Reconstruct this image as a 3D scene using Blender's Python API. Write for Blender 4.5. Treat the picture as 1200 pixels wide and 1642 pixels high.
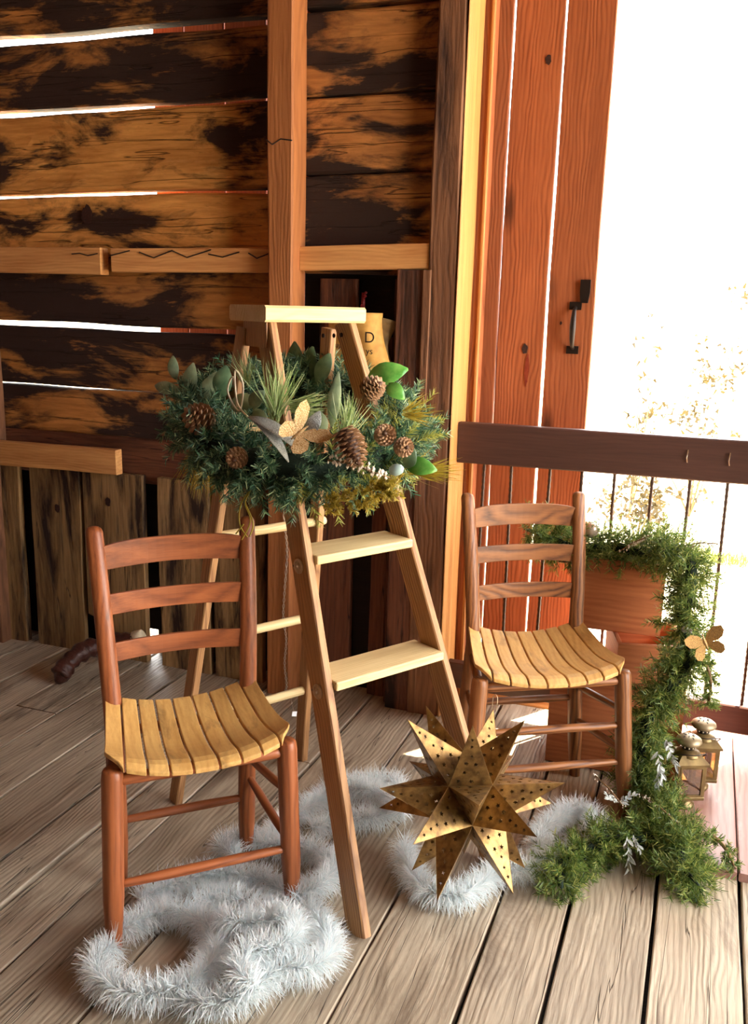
import bpy, bmesh, math, random
import numpy as np
from mathutils import Vector, Matrix, noise
from mathutils.geometry import delaunay_2d_cdt

scene = bpy.context.scene
for o in list(bpy.data.objects):
    bpy.data.objects.remove(o)
COL = scene.collection
PI = math.pi

# ------------------------------------------------------------------ camera
# world: X runs along the log wall (to the right), Y goes towards that wall, Z is up; camera stands at x = y = 0
def cam_axes(pitch, roll, yaw):
    cy, sy = math.cos(yaw), math.sin(yaw)
    fwd = Vector((sy * math.cos(pitch), cy * math.cos(pitch), -math.sin(pitch)))
    right = Vector((cy, -sy, 0)); up = right.cross(fwd)
    r = right * math.cos(roll) + up * math.sin(roll)
    u = -right * math.sin(roll) + up * math.cos(roll)
    return r, u, fwd
cr, cu, cf = cam_axes(math.radians(12.7), math.radians(1.5), math.radians(-19.8))
cd = bpy.data.cameras.new('camera'); camera = bpy.data.objects.new('camera', cd); COL.objects.link(camera)
camera.matrix_world = Matrix(((cr.x, cu.x, -cf.x, 0), (cr.y, cu.y, -cf.y, 0), (cr.z, cu.z, -cf.z, 1.4), (0, 0, 0, 1)))
cd.sensor_fit = 'VERTICAL'; cd.sensor_height = 24; cd.lens = 24 * 1460 / 1642; cd.clip_start = .05; cd.clip_end = 300
scene.camera = camera

# ------------------------------------------------------------------ light
SKY = 8.5
w = bpy.data.worlds.new('sky'); scene.world = w; w.use_nodes = True
bgn = w.node_tree.nodes['Background']
bgn.inputs[0].default_value = (1.0, .985, .96, 1); bgn.inputs[1].default_value = SKY
sl = bpy.data.lights.new('sun', 'SUN'); sl.energy = 26; sl.angle = math.radians(.6); sl.color = (1, .88, .66)
sun = bpy.data.objects.new('sun', sl); COL.objects.link(sun)
SAZ, SEL = math.radians(55), math.radians(60)               # high sun outside the doorway, a little to the right
sun_dir = Vector((math.cos(SAZ) * math.cos(SEL), math.sin(SAZ) * math.cos(SEL), math.sin(SEL)))
sun.rotation_euler = sun_dir.to_track_quat('Z', 'Y').to_euler(); sun.location = (6, 8, 7)
vs = scene.view_settings
vs.view_transform = 'Standard'; vs.look = 'None'; vs.gamma = 1; vs.use_curve_mapping = False; vs.exposure = 0.85

# ------------------------------------------------------------------ helpers
def lin(h):
    if isinstance(h, str):
        h = h.lstrip('#'); c = [int(h[i:i + 2], 16) / 255 for i in (0, 2, 4)]
    else:
        c = [v / 255 for v in h]
    return tuple((v / 12.92 if v <= .04045 else ((v + .055) / 1.055) ** 2.4) for v in c) + (1,)

class NT:
    def __init__(s, name):
        s.m = bpy.data.materials.new(name); s.m.use_nodes = True; s.t = s.m.node_tree
        s.b = s.t.nodes['Principled BSDF']; s.out = s.t.nodes['Material Output']
    def n(s, typ, **kw):
        nd = s.t.nodes.new(typ)
        for k, v in kw.items():
            if k.startswith('i_'):
                key = k[2:]; key = int(key) if key.isdigit() else key.replace('_', ' ')
                s.set(nd.inputs[key], v)
            else: setattr(nd, k, v)
        return nd
    def set(s, inp, v):
        if isinstance(v, bpy.types.NodeSocket): s.t.links.new(v, inp)
        else: inp.default_value = v
    def math(s, op, a, b=0, clamp=False):
        nd = s.n('ShaderNodeMath', operation=op, use_clamp=clamp); s.set(nd.inputs[0], a); s.set(nd.inputs[1], b); return nd.outputs[0]
    def mix(s, f, a, b, blend='MIX'):
        nd = s.n('ShaderNodeMix', data_type='RGBA', blend_type=blend)
        s.set(nd.inputs[0], f); s.set(nd.inputs[6], a); s.set(nd.inputs[7], b); return nd.outputs[2]
    def ramp(s, f, stops):
        nd = s.n('ShaderNodeValToRGB'); s.set(nd.inputs[0], f); e = nd.color_ramp.elements
        while len(e) < len(stops): e.new(.5)
        for k, (p, c) in enumerate(stops): e[k].position = p; e[k].color = c if len(c) == 4 else tuple(c) + (1,)
        return nd.outputs[0]
    def coords(s, scale=(1, 1, 1), rnd=True, src='Object'):
        tc = s.n('ShaderNodeTexCoord').outputs[src]
        if rnd:
            oi = s.n('ShaderNodeObjectInfo').outputs['Random']
            cx = s.n('ShaderNodeCombineXYZ', i_0=s.math('MULTIPLY', oi, 41.3), i_1=s.math('MULTIPLY', oi, 17.9), i_2=s.math('MULTIPLY', oi, 29.1)).outputs[0]
            tc = s.n('ShaderNodeVectorMath', operation='ADD', i_0=tc, i_1=cx).outputs[0]
        return tc
    def scaled(s, v, sc):
        return s.n('ShaderNodeVectorMath', operation='MULTIPLY', i_0=v, i_1=sc).outputs[0]
    def noise(s, v, scale=1, detail=4, rough=.55, dist=0):
        return s.n('ShaderNodeTexNoise', i_Vector=v, i_Scale=scale, i_Detail=detail, i_Roughness=rough, i_Distortion=dist).outputs[0]
    def bump(s, h, strength=.4, dist=.004):
        nd = s.n('ShaderNodeBump', i_Strength=strength, i_Distance=dist); s.set(nd.inputs['Height'], h); s.set(s.b.inputs['Normal'], nd.outputs[0])

WHITE = (1, 1, 1, 1); BLACK = (0, 0, 0, 1)

def wood(name, dark, light, across=14, along=.9, rings=.35, rough=.62, bump=.4, stain=None, stain_lo=.5, stain_hi=.6, stain_scale=(1.0, 3.5, 3.5), knots=0, wear=None, wear_lo=.56, wear_hi=.66, wear_scale=(2, 9, 9), vary=.25, cracks=0, spec=.35, per=.012):
    """timber whose grain runs along the local X axis of each piece"""
    N = NT(name); co = N.coords()
    warp = N.noise(N.scaled(co, (1.7, 5, 5)), 1, 3); fade = N.ramp(N.noise(N.scaled(co, (1.3, 9, 9)), 1.7, 3), [(.36, BLACK), (.62, WHITE)])
    n1 = N.noise(N.scaled(co, (along, across, across)), 2.0, 6, .62, .5)
    n2 = N.noise(N.scaled(co, (along * 5, across * 9, across * 9)), 2.0, 3, .6)
    warp2 = N.noise(N.scaled(co, (3.0, 30, 30)), 1, 2)
    sep = N.n('ShaderNodeSeparateXYZ', i_0=N.scaled(co, (1, 6.283 / per, 1.9 / per)))
    rg = N.math('SINE', N.math('ADD', N.math('ADD', sep.outputs[1], sep.outputs[2]), N.math('ADD', N.math('MULTIPLY', warp, .62 / per), N.math('MULTIPLY', warp2, 2.2))))
    rg = N.math('POWER', N.math('ADD', N.math('MULTIPLY', rg, .5), .5), .6)
    rg = N.math('ADD', N.math('MULTIPLY', N.math('SUBTRACT', rg, .6), N.math('ADD', N.math('MULTIPLY', fade, .8), .2)), .6)
    f = N.math('ADD', N.math('MULTIPLY', n1, 1 - rings * .6 - .2), N.math('ADD', N.math('MULTIPLY', n2, .3), N.math('MULTIPLY', rg, rings * .5)))
    col = N.ramp(f, [(.28, lin(dark)), (.72, lin(light))])
    oi = N.n('ShaderNodeObjectInfo').outputs['Random']
    hsv = N.n('ShaderNodeHueSaturation', i_Value=N.math('ADD', N.math('MULTIPLY', oi, vary * 2), 1 - vary)); N.set(hsv.inputs['Color'], col); col = hsv.outputs[0]
    height = f
    if knots:
        vo = N.n('ShaderNodeTexVoronoi', i_Vector=N.scaled(co, (2.1, 7.5, 7.5)), i_Scale=1.0)
        cs = N.n('ShaderNodeSeparateColor'); N.set(cs.inputs[0], vo.outputs['Color'])
        on = N.math('GREATER_THAN', cs.outputs[0], 1 - knots)
        d = N.math('ADD', vo.outputs['Distance'], N.math('MULTIPLY', n1, .12))
        k = N.math('MULTIPLY', on, N.ramp(d, [(.13, WHITE), (.26, BLACK)]))
        col = N.mix(N.math('MULTIPLY', k, .8), col, tuple(c * .22 for c in lin(dark)[:3]) + (1,))
    if stain:
        s1 = N.noise(N.scaled(co, stain_scale), 1.6, 9, .62, .4)
        m = N.ramp(N.math('ADD', s1, N.math('MULTIPLY', N.math('SUBTRACT', n2, .5), .1)), [(stain_lo, BLACK), (stain_hi, WHITE)])
        col = N.mix(m, col, lin(stain)); height = N.math('SUBTRACT', height, N.math('MULTIPLY', m, .5))
    if wear:
        s2 = N.noise(N.n('ShaderNodeVectorMath', operation='ADD', i_0=N.scaled(co, wear_scale), i_1=(7.7, 3.1, 5.5)).outputs[0], 1.8, 10, .7)
        col = N.mix(N.ramp(s2, [(wear_lo, BLACK), (wear_hi, WHITE)]), col, lin(wear))
    if cracks:
        ck = N.noise(N.scaled(co, (.55, 16, 16)), 1.3, 3, .5, .2)
        cl = N.ramp(N.math('ABSOLUTE', N.math('SUBTRACT', ck, .5)), [(.0, WHITE), (cracks, BLACK)])
        col = N.mix(N.math('MULTIPLY', cl, .85), col, tuple(c * .12 for c in lin(dark)[:3]) + (1,)); height = N.math('SUBTRACT', height, N.math('MULTIPLY', cl, .6))
    N.set(N.b.inputs['Base Color'], col); N.b.inputs['Roughness'].default_value = rough; N.b.inputs['Specular IOR Level'].default_value = spec
    N.bump(height, bump, .006)
    return N.m

def plain(name, col, rough=.5, metal=0, bump=0, bscale=60, var=0, spec=.5, tint=None):
    N = NT(name); co = N.coords()
    c = lin(col)
    n = N.noise(co, bscale, 4)
    if var or tint:
        c2 = lin(tint) if tint else tuple(v * (1 - var) for v in c[:3]) + (1,)
        N.set(N.b.inputs['Base Color'], N.mix(N.ramp(n, [(.35, BLACK), (.65, WHITE)]), c, c2))
    else: N.b.inputs['Base Color'].default_value = c
    N.b.inputs['Roughness'].default_value = rough; N.b.inputs['Metallic'].default_value = metal; N.b.inputs['Specular IOR Level'].default_value = spec
    if bump: N.bump(n, bump, .003)
    return N.m

def foliage(name, a, b, trans=.35, rough=.5, third=None):
    """thin leaves / needles: colour varies from blade to blade, light passes through"""
    N = NT(name); g = N.n('ShaderNodeNewGeometry').outputs['Random Per Island']
    st = [(0, lin(a)), (1, lin(b))] if third is None else [(0, lin(a)), (.7, lin(b)), (1, lin(third))]
    c = N.ramp(g, st); N.set(N.b.inputs['Base Color'], c); N.b.inputs['Roughness'].default_value = rough
    tr = N.n('ShaderNodeBsdfTranslucent'); N.set(tr.inputs[0], c)
    mx = N.n('ShaderNodeMixShader', i_0=trans); N.t.links.new(N.b.outputs[0], mx.inputs[1]); N.t.links.new(tr.outputs[0], mx.inputs[2])
    N.t.links.new(mx.outputs[0], N.out.inputs[0]); return N.m

def glassy(name, col, alpha_mix=.8):
    N = NT(name); gl = N.n('ShaderNodeBsdfGlossy'); gl.inputs['Roughness'].default_value = .05
    tr = N.n('ShaderNodeBsdfTransparent'); tr.inputs[0].default_value = lin(col)
    mx = N.n('ShaderNodeMixShader', i_0=1 - alpha_mix); N.t.links.new(tr.outputs[0], mx.inputs[1]); N.t.links.new(gl.outputs[0], mx.inputs[2])
    N.t.links.new(mx.outputs[0], N.out.inputs[0]); return N.m

def empty(name, loc=(0, 0, 0), rz=0, label=None, cat=None, group=None, kind=None):
    o = bpy.data.objects.new(name, None); COL.objects.link(o); o.location = loc; o.rotation_euler = (0, 0, rz); o.empty_display_size = .05
    return tag(o, label, cat, group, kind)
def tag(o, label=None, cat=None, group=None, kind=None):
    if label: o['label'] = label
    if cat: o['category'] = cat
    if group: o['group'] = group
    if kind: o['kind'] = kind
    return o
def link(name, me, mat, parent=None, mtx=None, smooth=False):
    o = bpy.data.objects.new(name, me); COL.objects.link(o)
    if mat and not me.materials: me.materials.append(mat)
    if parent: o.parent = parent
    if mtx is not None: o.matrix_basis = mtx
    if smooth: me.polygons.foreach_set('use_smooth', [True] * len(me.polygons))
    return o
def mesh(name, vs, fs):
    me = bpy.data.meshes.new(name); me.from_pydata([tuple(v) for v in vs], [], fs); me.update(); return me
def frame(p, x, z):
    X = Vector(x).normalized(); Z = Vector(z); Z = (Z - X * Z.dot(X)).normalized(); Y = Z.cross(X)
    return Matrix(((X.x, Y.x, Z.x, p[0]), (X.y, Y.y, Z.y, p[1]), (X.z, Y.z, Z.z, p[2]), (0, 0, 0, 1)))
class Wob:
    def __init__(s, seed, amp, freq=3):
        r = random.Random(seed); s.t = [(amp * r.uniform(.3, 1) / (k + 1) ** .7, freq * (k + 1) * r.uniform(.7, 1.3), r.uniform(0, 6.28)) for k in range(4)]
    def __call__(s, x): return sum(a * math.sin(f * x + p) for a, f, p in s.t)
_sd = [0]
def plank_mesh(L, wd, th, seg=4, wob=0, twob=0, cham=.003, seed=None, nf=1, fwob=0, taper=None):
    """sawn board, X along, Y width, Z thickness, edges chamfered and uneven; nf>1 splits and roughens the +Z face"""
    if seed is None: _sd[0] += 1; seed = _sd[0]
    a, b, c = Wob(seed, wob), Wob(seed + 999, wob), Wob(seed + 555, twob)
    cham = min(cham, th * .45, wd * .45)
    vs, fs = [], []; m = None
    for i in range(seg + 1):
        x = L * i / seg; e = cham if i in (0, seg) else 0
        hi, lo = wd / 2 + a(x), -wd / 2 + b(x)
        if taper: k = taper(x / L); hi *= k; lo *= k
        t1, t0 = th / 2 + c(x), -th / 2
        fr = [(lo + cham + (hi - lo - 2 * cham) * j / nf) for j in range(nf + 1)]
        row = [(x, lo, t0 + cham), (x, lo, t1 - cham)]
        for y in fr:
            dz = noise.fractal(Vector((x * 2.2 + seed * 3.1, y * 9, seed)), .8, 2.1, 4) * fwob if fwob else 0
            row.append((x, y, t1 + dz))
        row += [(x, hi, t1 - cham), (x, hi, t0 + cham), (x, hi - cham, t0), (x, lo + cham, t0)]
        if e:
            s = 1 if i == 0 else -1
            row = [(x + s * 0, y * 1, z) for _, y, z in row]
        m = len(row); vs += row
    for i in range(seg):
        for j in range(m):
            k = (j + 1) % m; fs.append((i * m + j, i * m + k, (i + 1) * m + k, (i + 1) * m + j))
    fs.append(tuple(range(m - 1, -1, -1))); fs.append(tuple(seg * m + j for j in range(m)))
    me = mesh('plank', vs, fs); bm = bmesh.new(); bm.from_mesh(me); bmesh.ops.recalc_face_normals(bm, faces=bm.faces); bm.to_mesh(me); bm.free()
    return me
def beam(name, p0, p1, wd, th, zdir, mat, parent=None, **kw):
    p0, p1 = Vector(p0), Vector(p1); L = (p1 - p0).length
    return link(name, plank_mesh(L, wd, th, **kw), mat, parent, frame(p0, p1 - p0, zdir))
def tube_geo(pts, radii, n=8, vs=None, fs=None, caps=True, closed=False):
    vs = [] if vs is None else vs; fs = [] if fs is None else fs
    pts = [Vector(p) for p in pts]; base = len(vs); m = len(pts)
    if not hasattr(radii, '__len__'): radii = [radii] * m
    up = None
    for i, p in enumerate(pts):
        if closed: d = pts[(i + 1) % m] - pts[i - 1]
        else: d = pts[min(i + 1, m - 1)] - pts[max(i - 1, 0)]
        d = d.normalized() if d.length > 1e-9 else Vector((1, 0, 0))
        if up is None: up = d.orthogonal().normalized()
        up = (up - d * up.dot(d)); up = up.normalized() if up.length > 1e-6 else d.orthogonal().normalized()
        sd = d.cross(up)
        for k in range(n):
            a = 2 * PI * k / n; vs.append(p + (up * math.cos(a) + sd * math.sin(a)) * radii[i])
    for i in range(m if closed else m - 1):
        j = (i + 1) % m
        for k in range(n):
            l = (k + 1) % n; fs.append((base + i * n + k, base + i * n + l, base + j * n + l, base + j * n + k))
    if caps and not closed:
        fs.append(tuple(base + k for k in range(n - 1, -1, -1))); fs.append(tuple(base + (m - 1) * n + k for k in range(n)))
    return vs, fs
def tube(name, pts, radii, mat, parent=None, n=8, closed=False, smooth=True):
    vs, fs = tube_geo(pts, radii, n, closed=closed); return link(name, mesh(name, vs, fs), mat, parent, smooth=smooth)
def rod(name, p0, p1, prof, mat, parent=None, n=14, flat=1.0, zdir=(0, 1, 0)):
    """turned rod along local X; prof = [(t, radius), ...]"""
    p0, p1 = Vector(p0), Vector(p1); L = (p1 - p0).length; vs, fs = [], []
    for t, r in prof:
        for k in range(n):
            a = 2 * PI * k / n; vs.append((t * L, r * math.cos(a), r * flat * math.sin(a)))
    for i in range(len(prof) - 1):
        for k in range(n):
            l = (k + 1) % n; fs.append((i * n + k, (i + 1) * n + k, (i + 1) * n + l, i * n + l))
    fs.append(tuple(range(n))); fs.append(tuple((len(prof) - 1) * n + k for k in range(n - 1, -1, -1)))
    fs = [tuple(reversed(f)) for f in fs]
    z = zdir if abs((p1 - p0).normalized().dot(Vector(zdir))) < .95 else (1, 0, 0)
    return link(name, mesh(name, vs, fs), mat, parent, frame(p0, p1 - p0, z), smooth=True)
def lathe_geo(prof, n=20, vs=None, fs=None, c=(0, 0, 0)):
    vs = [] if vs is None else vs; fs = [] if fs is None else fs; b = len(vs)
    for r, z in prof:
        for k in range(n): a = 2 * PI * k / n; vs.append((c[0] + r * math.cos(a), c[1] + r * math.sin(a), c[2] + z))
    for i in range(len(prof) - 1):
        for k in range(n): l = (k + 1) % n; fs.append((b + i * n + k, b + i * n + l, b + (i + 1) * n + l, b + (i + 1) * n + k))
    fs.append(tuple(b + k for k in range(n - 1, -1, -1))); fs.append(tuple(b + (len(prof) - 1) * n + k for k in range(n)))
    return vs, fs
def lathe(name, prof, mat, parent=None, n=20, mtx=None, smooth=True):
    vs, fs = lathe_geo(prof, n); return link(name, mesh(name, vs, fs), mat, parent, mtx, smooth)
def prism_geo(poly, z0, z1, vs=None, fs=None):
    vs = [] if vs is None else vs; fs = [] if fs is None else fs; b = len(vs); n = len(poly)
    vs += [(x, y, z0) for x, y in poly] + [(x, y, z1) for x, y in poly]
    fs.append(tuple(b + k for k in range(n - 1, -1, -1))); fs.append(tuple(b + n + k for k in range(n)))
    fs += [(b + k, b + (k + 1) % n, b + n + (k + 1) % n, b + n + k) for k in range(n)]
    return vs, fs
def prism(name, poly, z0, z1, mat, parent=None, mtx=None):
    vs, fs = prism_geo(poly, z0, z1); return link(name, mesh(name, vs, fs), mat, parent, mtx)
def smooth_path(pts, per=8):
    pts = [Vector(p) for p in pts]; out = []
    for i in range(len(pts) - 1):
        a, b, c, d = pts[max(i - 1, 0)], pts[i], pts[i + 1], pts[min(i + 2, len(pts) - 1)]
        for k in range(per):
            t = k / per
            out.append(.5 * (2 * b + (c - a) * t + (2 * a - 5 * b + 4 * c - d) * t * t + (3 * b - a - 3 * c + d) * t ** 3))
    out.append(pts[-1]); return out
def blades_mesh(name, P, D, L, Wd, bend=None, rng=None):
    """thin tapering blades: P base, D unit direction, L length, Wd width (numpy); two quads each when bend is given"""
    n = len(P); rng = rng or np.random.default_rng(1)
    S = np.cross(D, rng.normal(size=(n, 3))); S /= np.linalg.norm(S, axis=1)[:, None] + 1e-9
    L = np.broadcast_to(L, n)[:, None]; Wd = np.broadcast_to(Wd, n)[:, None]
    if bend is None:
        V = np.stack([P - S * Wd, P + S * Wd, P + D * L + S * Wd * .35, P + D * L - S * Wd * .35], 1).reshape(-1, 3)
        F = np.arange(n * 4).reshape(-1, 4)
    else:
        mid = P + D * L * .55; tip = P + D * L + bend * L
        V = np.stack([P - S * Wd, P + S * Wd, mid + S * Wd * .9, mid - S * Wd * .9, tip + S * Wd * .2, tip - S * Wd * .2], 1).reshape(-1, 3)
        k = np.arange(n)[:, None] * 6; F = np.concatenate([k + np.array([[0, 1, 2, 3]]), k + np.array([[3, 2, 4, 5]])])
    me = bpy.data.meshes.new(name); me.vertices.add(len(V)); me.vertices.foreach_set('co', V.astype(np.float32).ravel())
    me.loops.add(F.size); me.loops.foreach_set('vertex_index', F.astype(np.int32).ravel())
    me.polygons.add(len(F)); me.polygons.foreach_set('loop_start', np.arange(0, F.size, 4, dtype=np.int32)); me.polygons.foreach_set('loop_total', np.full(len(F), 4, np.int32))
    me.update(calc_edges=True); return me
def unit(a): return a / (np.linalg.norm(a, axis=-1, keepdims=True) + 1e-9)
def sprays(path, radius, per_m, sprig_len, needle, nper, seed, width=.0011, forward=.35, keep=None, zmin=None):
    """evergreen sprigs leaving a core path in all directions, each a stem carrying needles"""
    rng = np.random.default_rng(seed); path = np.array([tuple(p) for p in path]); seg = np.linalg.norm(np.diff(path, axis=0), axis=1); cum = np.r_[0, np.cumsum(seg)]
    n = int(cum[-1] * per_m); s = rng.uniform(0, cum[-1], n); i = np.clip(np.searchsorted(cum, s) - 1, 0, len(seg) - 1)
    t = ((s - cum[i]) / seg[i])[:, None]; B = path[i] * (1 - t) + path[i + 1] * t; T = unit(path[i + 1] - path[i])
    R = rng.normal(size=(n, 3)); R = unit(R - T * (R * T).sum(1)[:, None])
    d = unit(R + T * rng.uniform(-.2, forward + .5, (n, 1))); ln = sprig_len * rng.uniform(.65, 1.2, n)
    rad = np.broadcast_to(radius, len(path))[i] if hasattr(radius, '__len__') else np.full(n, radius)
    start = B + R * (rad * rng.uniform(.0, .6, n))[:, None]
    k = np.repeat(np.arange(n), nper); u = rng.uniform(0, 1, len(k))
    P = start[k] + d[k] * (ln[k] * u)[:, None]
    Q = rng.normal(size=(len(k), 3)); Q = unit(Q - d[k] * (Q * d[k]).sum(1)[:, None])
    D = unit(Q * .8 + d[k] * .75); L = needle * rng.uniform(.7, 1.2, len(k)) * (1.1 - .35 * u)
    if zmin is not None:
        P[:, 2] = np.maximum(P[:, 2], zmin); tip = P + D * L[:, None]; low = tip[:, 2] < zmin
        D[low, 2] = np.abs(D[low, 2]) * .3; D = unit(D)
    return P, D, L, width
def text_mesh(body, size, mat, parent, mtx, name='lettering', extrude=.0006):
    cu_ = bpy.data.curves.new(name, 'FONT'); cu_.body = body; cu_.size = size; cu_.extrude = extrude
    t = bpy.data.objects.new(name, cu_); COL.objects.link(t)
    me = bpy.data.meshes.new_from_object(t.evaluated_get(bpy.context.evaluated_depsgraph_get())); bpy.data.objects.remove(t)
    return link(name, me, mat, parent, mtx)
def copy_tree(o, parent=None):
    c = o.copy(); COL.objects.link(c); c.parent = parent
    for ch in o.children: copy_tree(ch, c)
    return c
RN = random.Random(7)

# ------------------------------------------------------------------ materials
M = {}
M['log'] = wood('charred_log', '#96561f', '#f2b060', across=7, along=1.1, rings=.15, rough=.75, bump=.9, stain='#32201a', stain_lo=.48, stain_hi=.57, stain_scale=(1.3, 3.2, 3.2), wear='#e0a868', wear_lo=.6, wear_hi=.75, vary=.12, cracks=.012, per=0.022)
M['log_dark'] = wood('dark_charred_log', '#6a3e22', '#d08c4a', across=7, along=1.1, rings=.15, rough=.8, bump=1.0, stain='#30201b', stain_lo=.42, stain_hi=.52, stain_scale=(1.5, 4, 4), wear='#b8763c', wear_lo=.62, wear_hi=.74, vary=.12, cracks=.012, per=0.022)
M['plank'] = wood('weathered_wall_plank', '#4a3222', '#b08a5c', across=9, rings=.2, rough=.8, bump=.7, stain='#2a1a14', stain_lo=.47, stain_hi=.62, stain_scale=(1.2, 7, 7), knots=.25, vary=.15, cracks=.008, per=0.02)
M['plank_red'] = wood('dark_red_wall_plank', '#3a2018', '#7a4a34', across=9, rings=.3, rough=.75, bump=.6, stain='#22140f', stain_lo=.5, stain_hi=.65, stain_scale=(1.0, 6, 6), vary=.2, cracks=.008, per=0.016)
M['backing'] = wood('near_black_board', '#14100e', '#251b18', across=8, rings=.2, rough=.9, bump=.5, vary=.1)  # near black, so the wall gaps read as deep shade
M['post'] = wood('rough_sawn_post', '#7a4526', '#b57444', across=12, rings=.35, rough=.65, bump=.5, vary=.06, per=0.014)
M['post_dark'] = wood('old_square_post', '#4a2e20', '#8e6042', across=9, rings=.3, rough=.72, bump=.8, stain='#38221a', stain_lo=.5, stain_hi=.66, stain_scale=(1.0, 6, 6), knots=.3, vary=.05, per=0.016)
M['rail2x4'] = wood('orange_framing_board', '#b06a36', '#eab070', across=10, rings=.25, rough=.6, bump=.4, knots=.12, vary=.08, per=0.013)
M['jamb'] = wood('pale_jamb_board', '#96602e', '#c48e52', across=14, rings=.2, rough=.6, bump=.5, vary=.05, per=0.014)
M['door'] = wood('orange_red_door_board', '#743a1e', '#b26a42', across=8, rings=.6, rough=.6, bump=.35, knots=.3, vary=.06, per=0.013)
M['siding'] = wood('red_siding_board', '#8a4026', '#b8633a', across=8, rings=.4, rough=.7, bump=.4, vary=.12, per=0.014)
M['beam'] = wood('dark_rail_beam', '#3c2620', '#563830', across=12, rings=.2, rough=.5, bump=.2, vary=.03, per=0.012)
M['floor'] = wood('worn_floor_plank', '#6a5846', '#cebea6', across=9, along=.8, rings=.42, rough=.5, bump=.55, stain='#5a4636', stain_lo=.56, stain_hi=.72, stain_scale=(.9, 4, 4), wear='#cdbfa8', wear_lo=.58, wear_hi=.72, wear_scale=(1.5, 5, 5), knots=.06, vary=.17, cracks=.006, spec=.4, per=0.014)
M['floor_red'] = wood('reddish_floor_board', '#7a5248', '#aa8074', across=8, along=.7, rings=.4, rough=.42, bump=.2, wear='#b89c92', wear_lo=.55, wear_hi=.75, wear_scale=(1.5, 5, 5), vary=.05, spec=.35, per=0.02)
M['chair'] = wood('red_brown_chair_wood', '#582814', '#a86036', across=16, rings=.5, rough=.42, bump=.15, vary=.06, spec=.45, per=0.016)
M['oak'] = wood('oak_chair_wood', '#4a2614', '#9a6236', across=12, rings=.8, rough=.45, bump=.2, vary=.06, spec=.45, per=0.013)
M['seat'] = wood('worn_golden_seat_slat', '#a8783c', '#d8ac68', across=10, rings=.25, rough=.45, bump=.15, stain='#7a5a34', stain_lo=.55, stain_hi=.75, stain_scale=(6, 14, 14), vary=.07, spec=.4, per=0.018)
M['ladder'] = wood('ladder_pine', '#6c432a', '#c0905f', across=16, rings=.6, rough=.5, bump=.35, vary=.05, per=0.009)
M['step'] = wood('ladder_step_pine', '#c2a06c', '#e6cf9c', across=14, rings=.4, rough=.5, bump=.25, vary=.04, per=0.008)
M['crate'] = wood('orange_crate_board', '#86462a', '#bd7448', across=9, rings=.3, rough=.55, bump=.25, vary=.08, per=0.018)
M['bark'] = wood('dark_shiny_bark', '#2a1512', '#4c2a22', across=20, rings=.2, rough=.3, bump=.7, vary=.05, spec=.35)
M['pale_tone'] = plain('pale_wood_tone', '#e8d8b8', .6, var=.2)  # pale tone; on the branch end it stands for sunlight
M['iron'] = plain('black_iron', '#2b2320', .5, .6, bump=.2)
M['rebar'] = plain('rusty_rebar', '#4a3326', .6, .4, bump=.4, bscale=200, var=.4)
M['nail'] = plain('bright_nail', '#d8c8b0', .35, .8)
M['washer'] = plain('dull_steel_washer', '#cdb494', .45, .2, var=.3)
M['wire'] = plain('pale_twisted_wire', '#b09c86', .5, .2)
M['wire_dark'] = plain('dark_wire', '#1c1310', .6)
M['tinsel'] = foliage('white_tinsel', '#e6f1f4', '#ffffff', .42, .2)
M['needle'] = foliage('pine_needle', '#1e3e30', '#5a8664', .25, .45, third='#b4c490')
M['needle_core'] = plain('dark_green_core', '#16281c', .9, bump=1, bscale=120)
M['butterfly_dark'] = plain('brown_gauze_butterfly', '#7a5a30', .5, .3, bump=1, bscale=350, tint='#b08a4c')
M['needle_yellow'] = foliage('sunlit_tint_needle', '#7c8a3c', '#c9c86a', .35, .45)
M['needle_garland'] = foliage('garland_needle', '#345226', '#7a9044', .45, .45, third='#b8b868')
M['long_needle'] = foliage('long_green_needle', '#6f8f4a', '#cdd8a0', .4, .4)
M['gold_needle'] = foliage('golden_needle', '#8a7a22', '#c8b048', .4, .4)
M['leaf'] = plain('dark_green_leaf', '#4a6a4c', .4, tint='#6f8c68', bscale=30)
M['leaf_bright'] = plain('bright_green_leaf', '#4f9a3c', .35, tint='#7dbb58', bscale=40)
M['leaf_sage'] = plain('sage_leaf', '#7d9474', .45, tint='#a3b48c', bscale=40)
M['leaf_silver'] = plain('silver_glitter_leaf', '#c4c8c4', .35, .5, bump=1, bscale=400, var=.4)
M['gold_glitter'] = plain('gold_glitter', '#c08a4a', .4, .55, bump=1, bscale=350, tint='#f0d8a8')
M['cone'] = plain('pine_cone_scale', '#5c3a26', .6, var=.5, bscale=90)
M['cone_tip'] = plain('pine_cone_tip', '#a07a58', .6)
M['berry_white'] = plain('white_bud', '#e8dccc', .5)
M['egg'] = plain('pale_blue_egg', '#9fb8b4', .35)
M['twig'] = plain('dry_twig', '#8a6a44', .7, var=.3)
M['tin'] = plain('antique_brass_tin', '#a88650', .42, .75, bump=.15, bscale=40, tint='#6f5434')
M['brass'] = plain('aged_brass', '#7e6a44', .4, .7, tint='#5e4c30', bscale=25)
M['brass_pale'] = plain('pale_brass_cap', '#96866a', .45, .5, tint='#76664a', bscale=25)
M['glass'] = glassy('lantern_glass', '#f2e6c8')
M['parchment'] = plain('tan_parchment', '#d0a050', .7, bump=.3, bscale=30, tint='#b88640')
M['parchment_back'] = plain('brown_parchment_back', '#8a7048', .75, bump=.3, bscale=30, tint='#6a5436')
M['ink'] = plain('dark_ink', '#2a1a10', .8)
M['berry_red'] = plain('red_berry', '#7a1a20', .3)
M['bauble'] = plain('pearl_bauble', '#cdb8a4', .2, .5)
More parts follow.
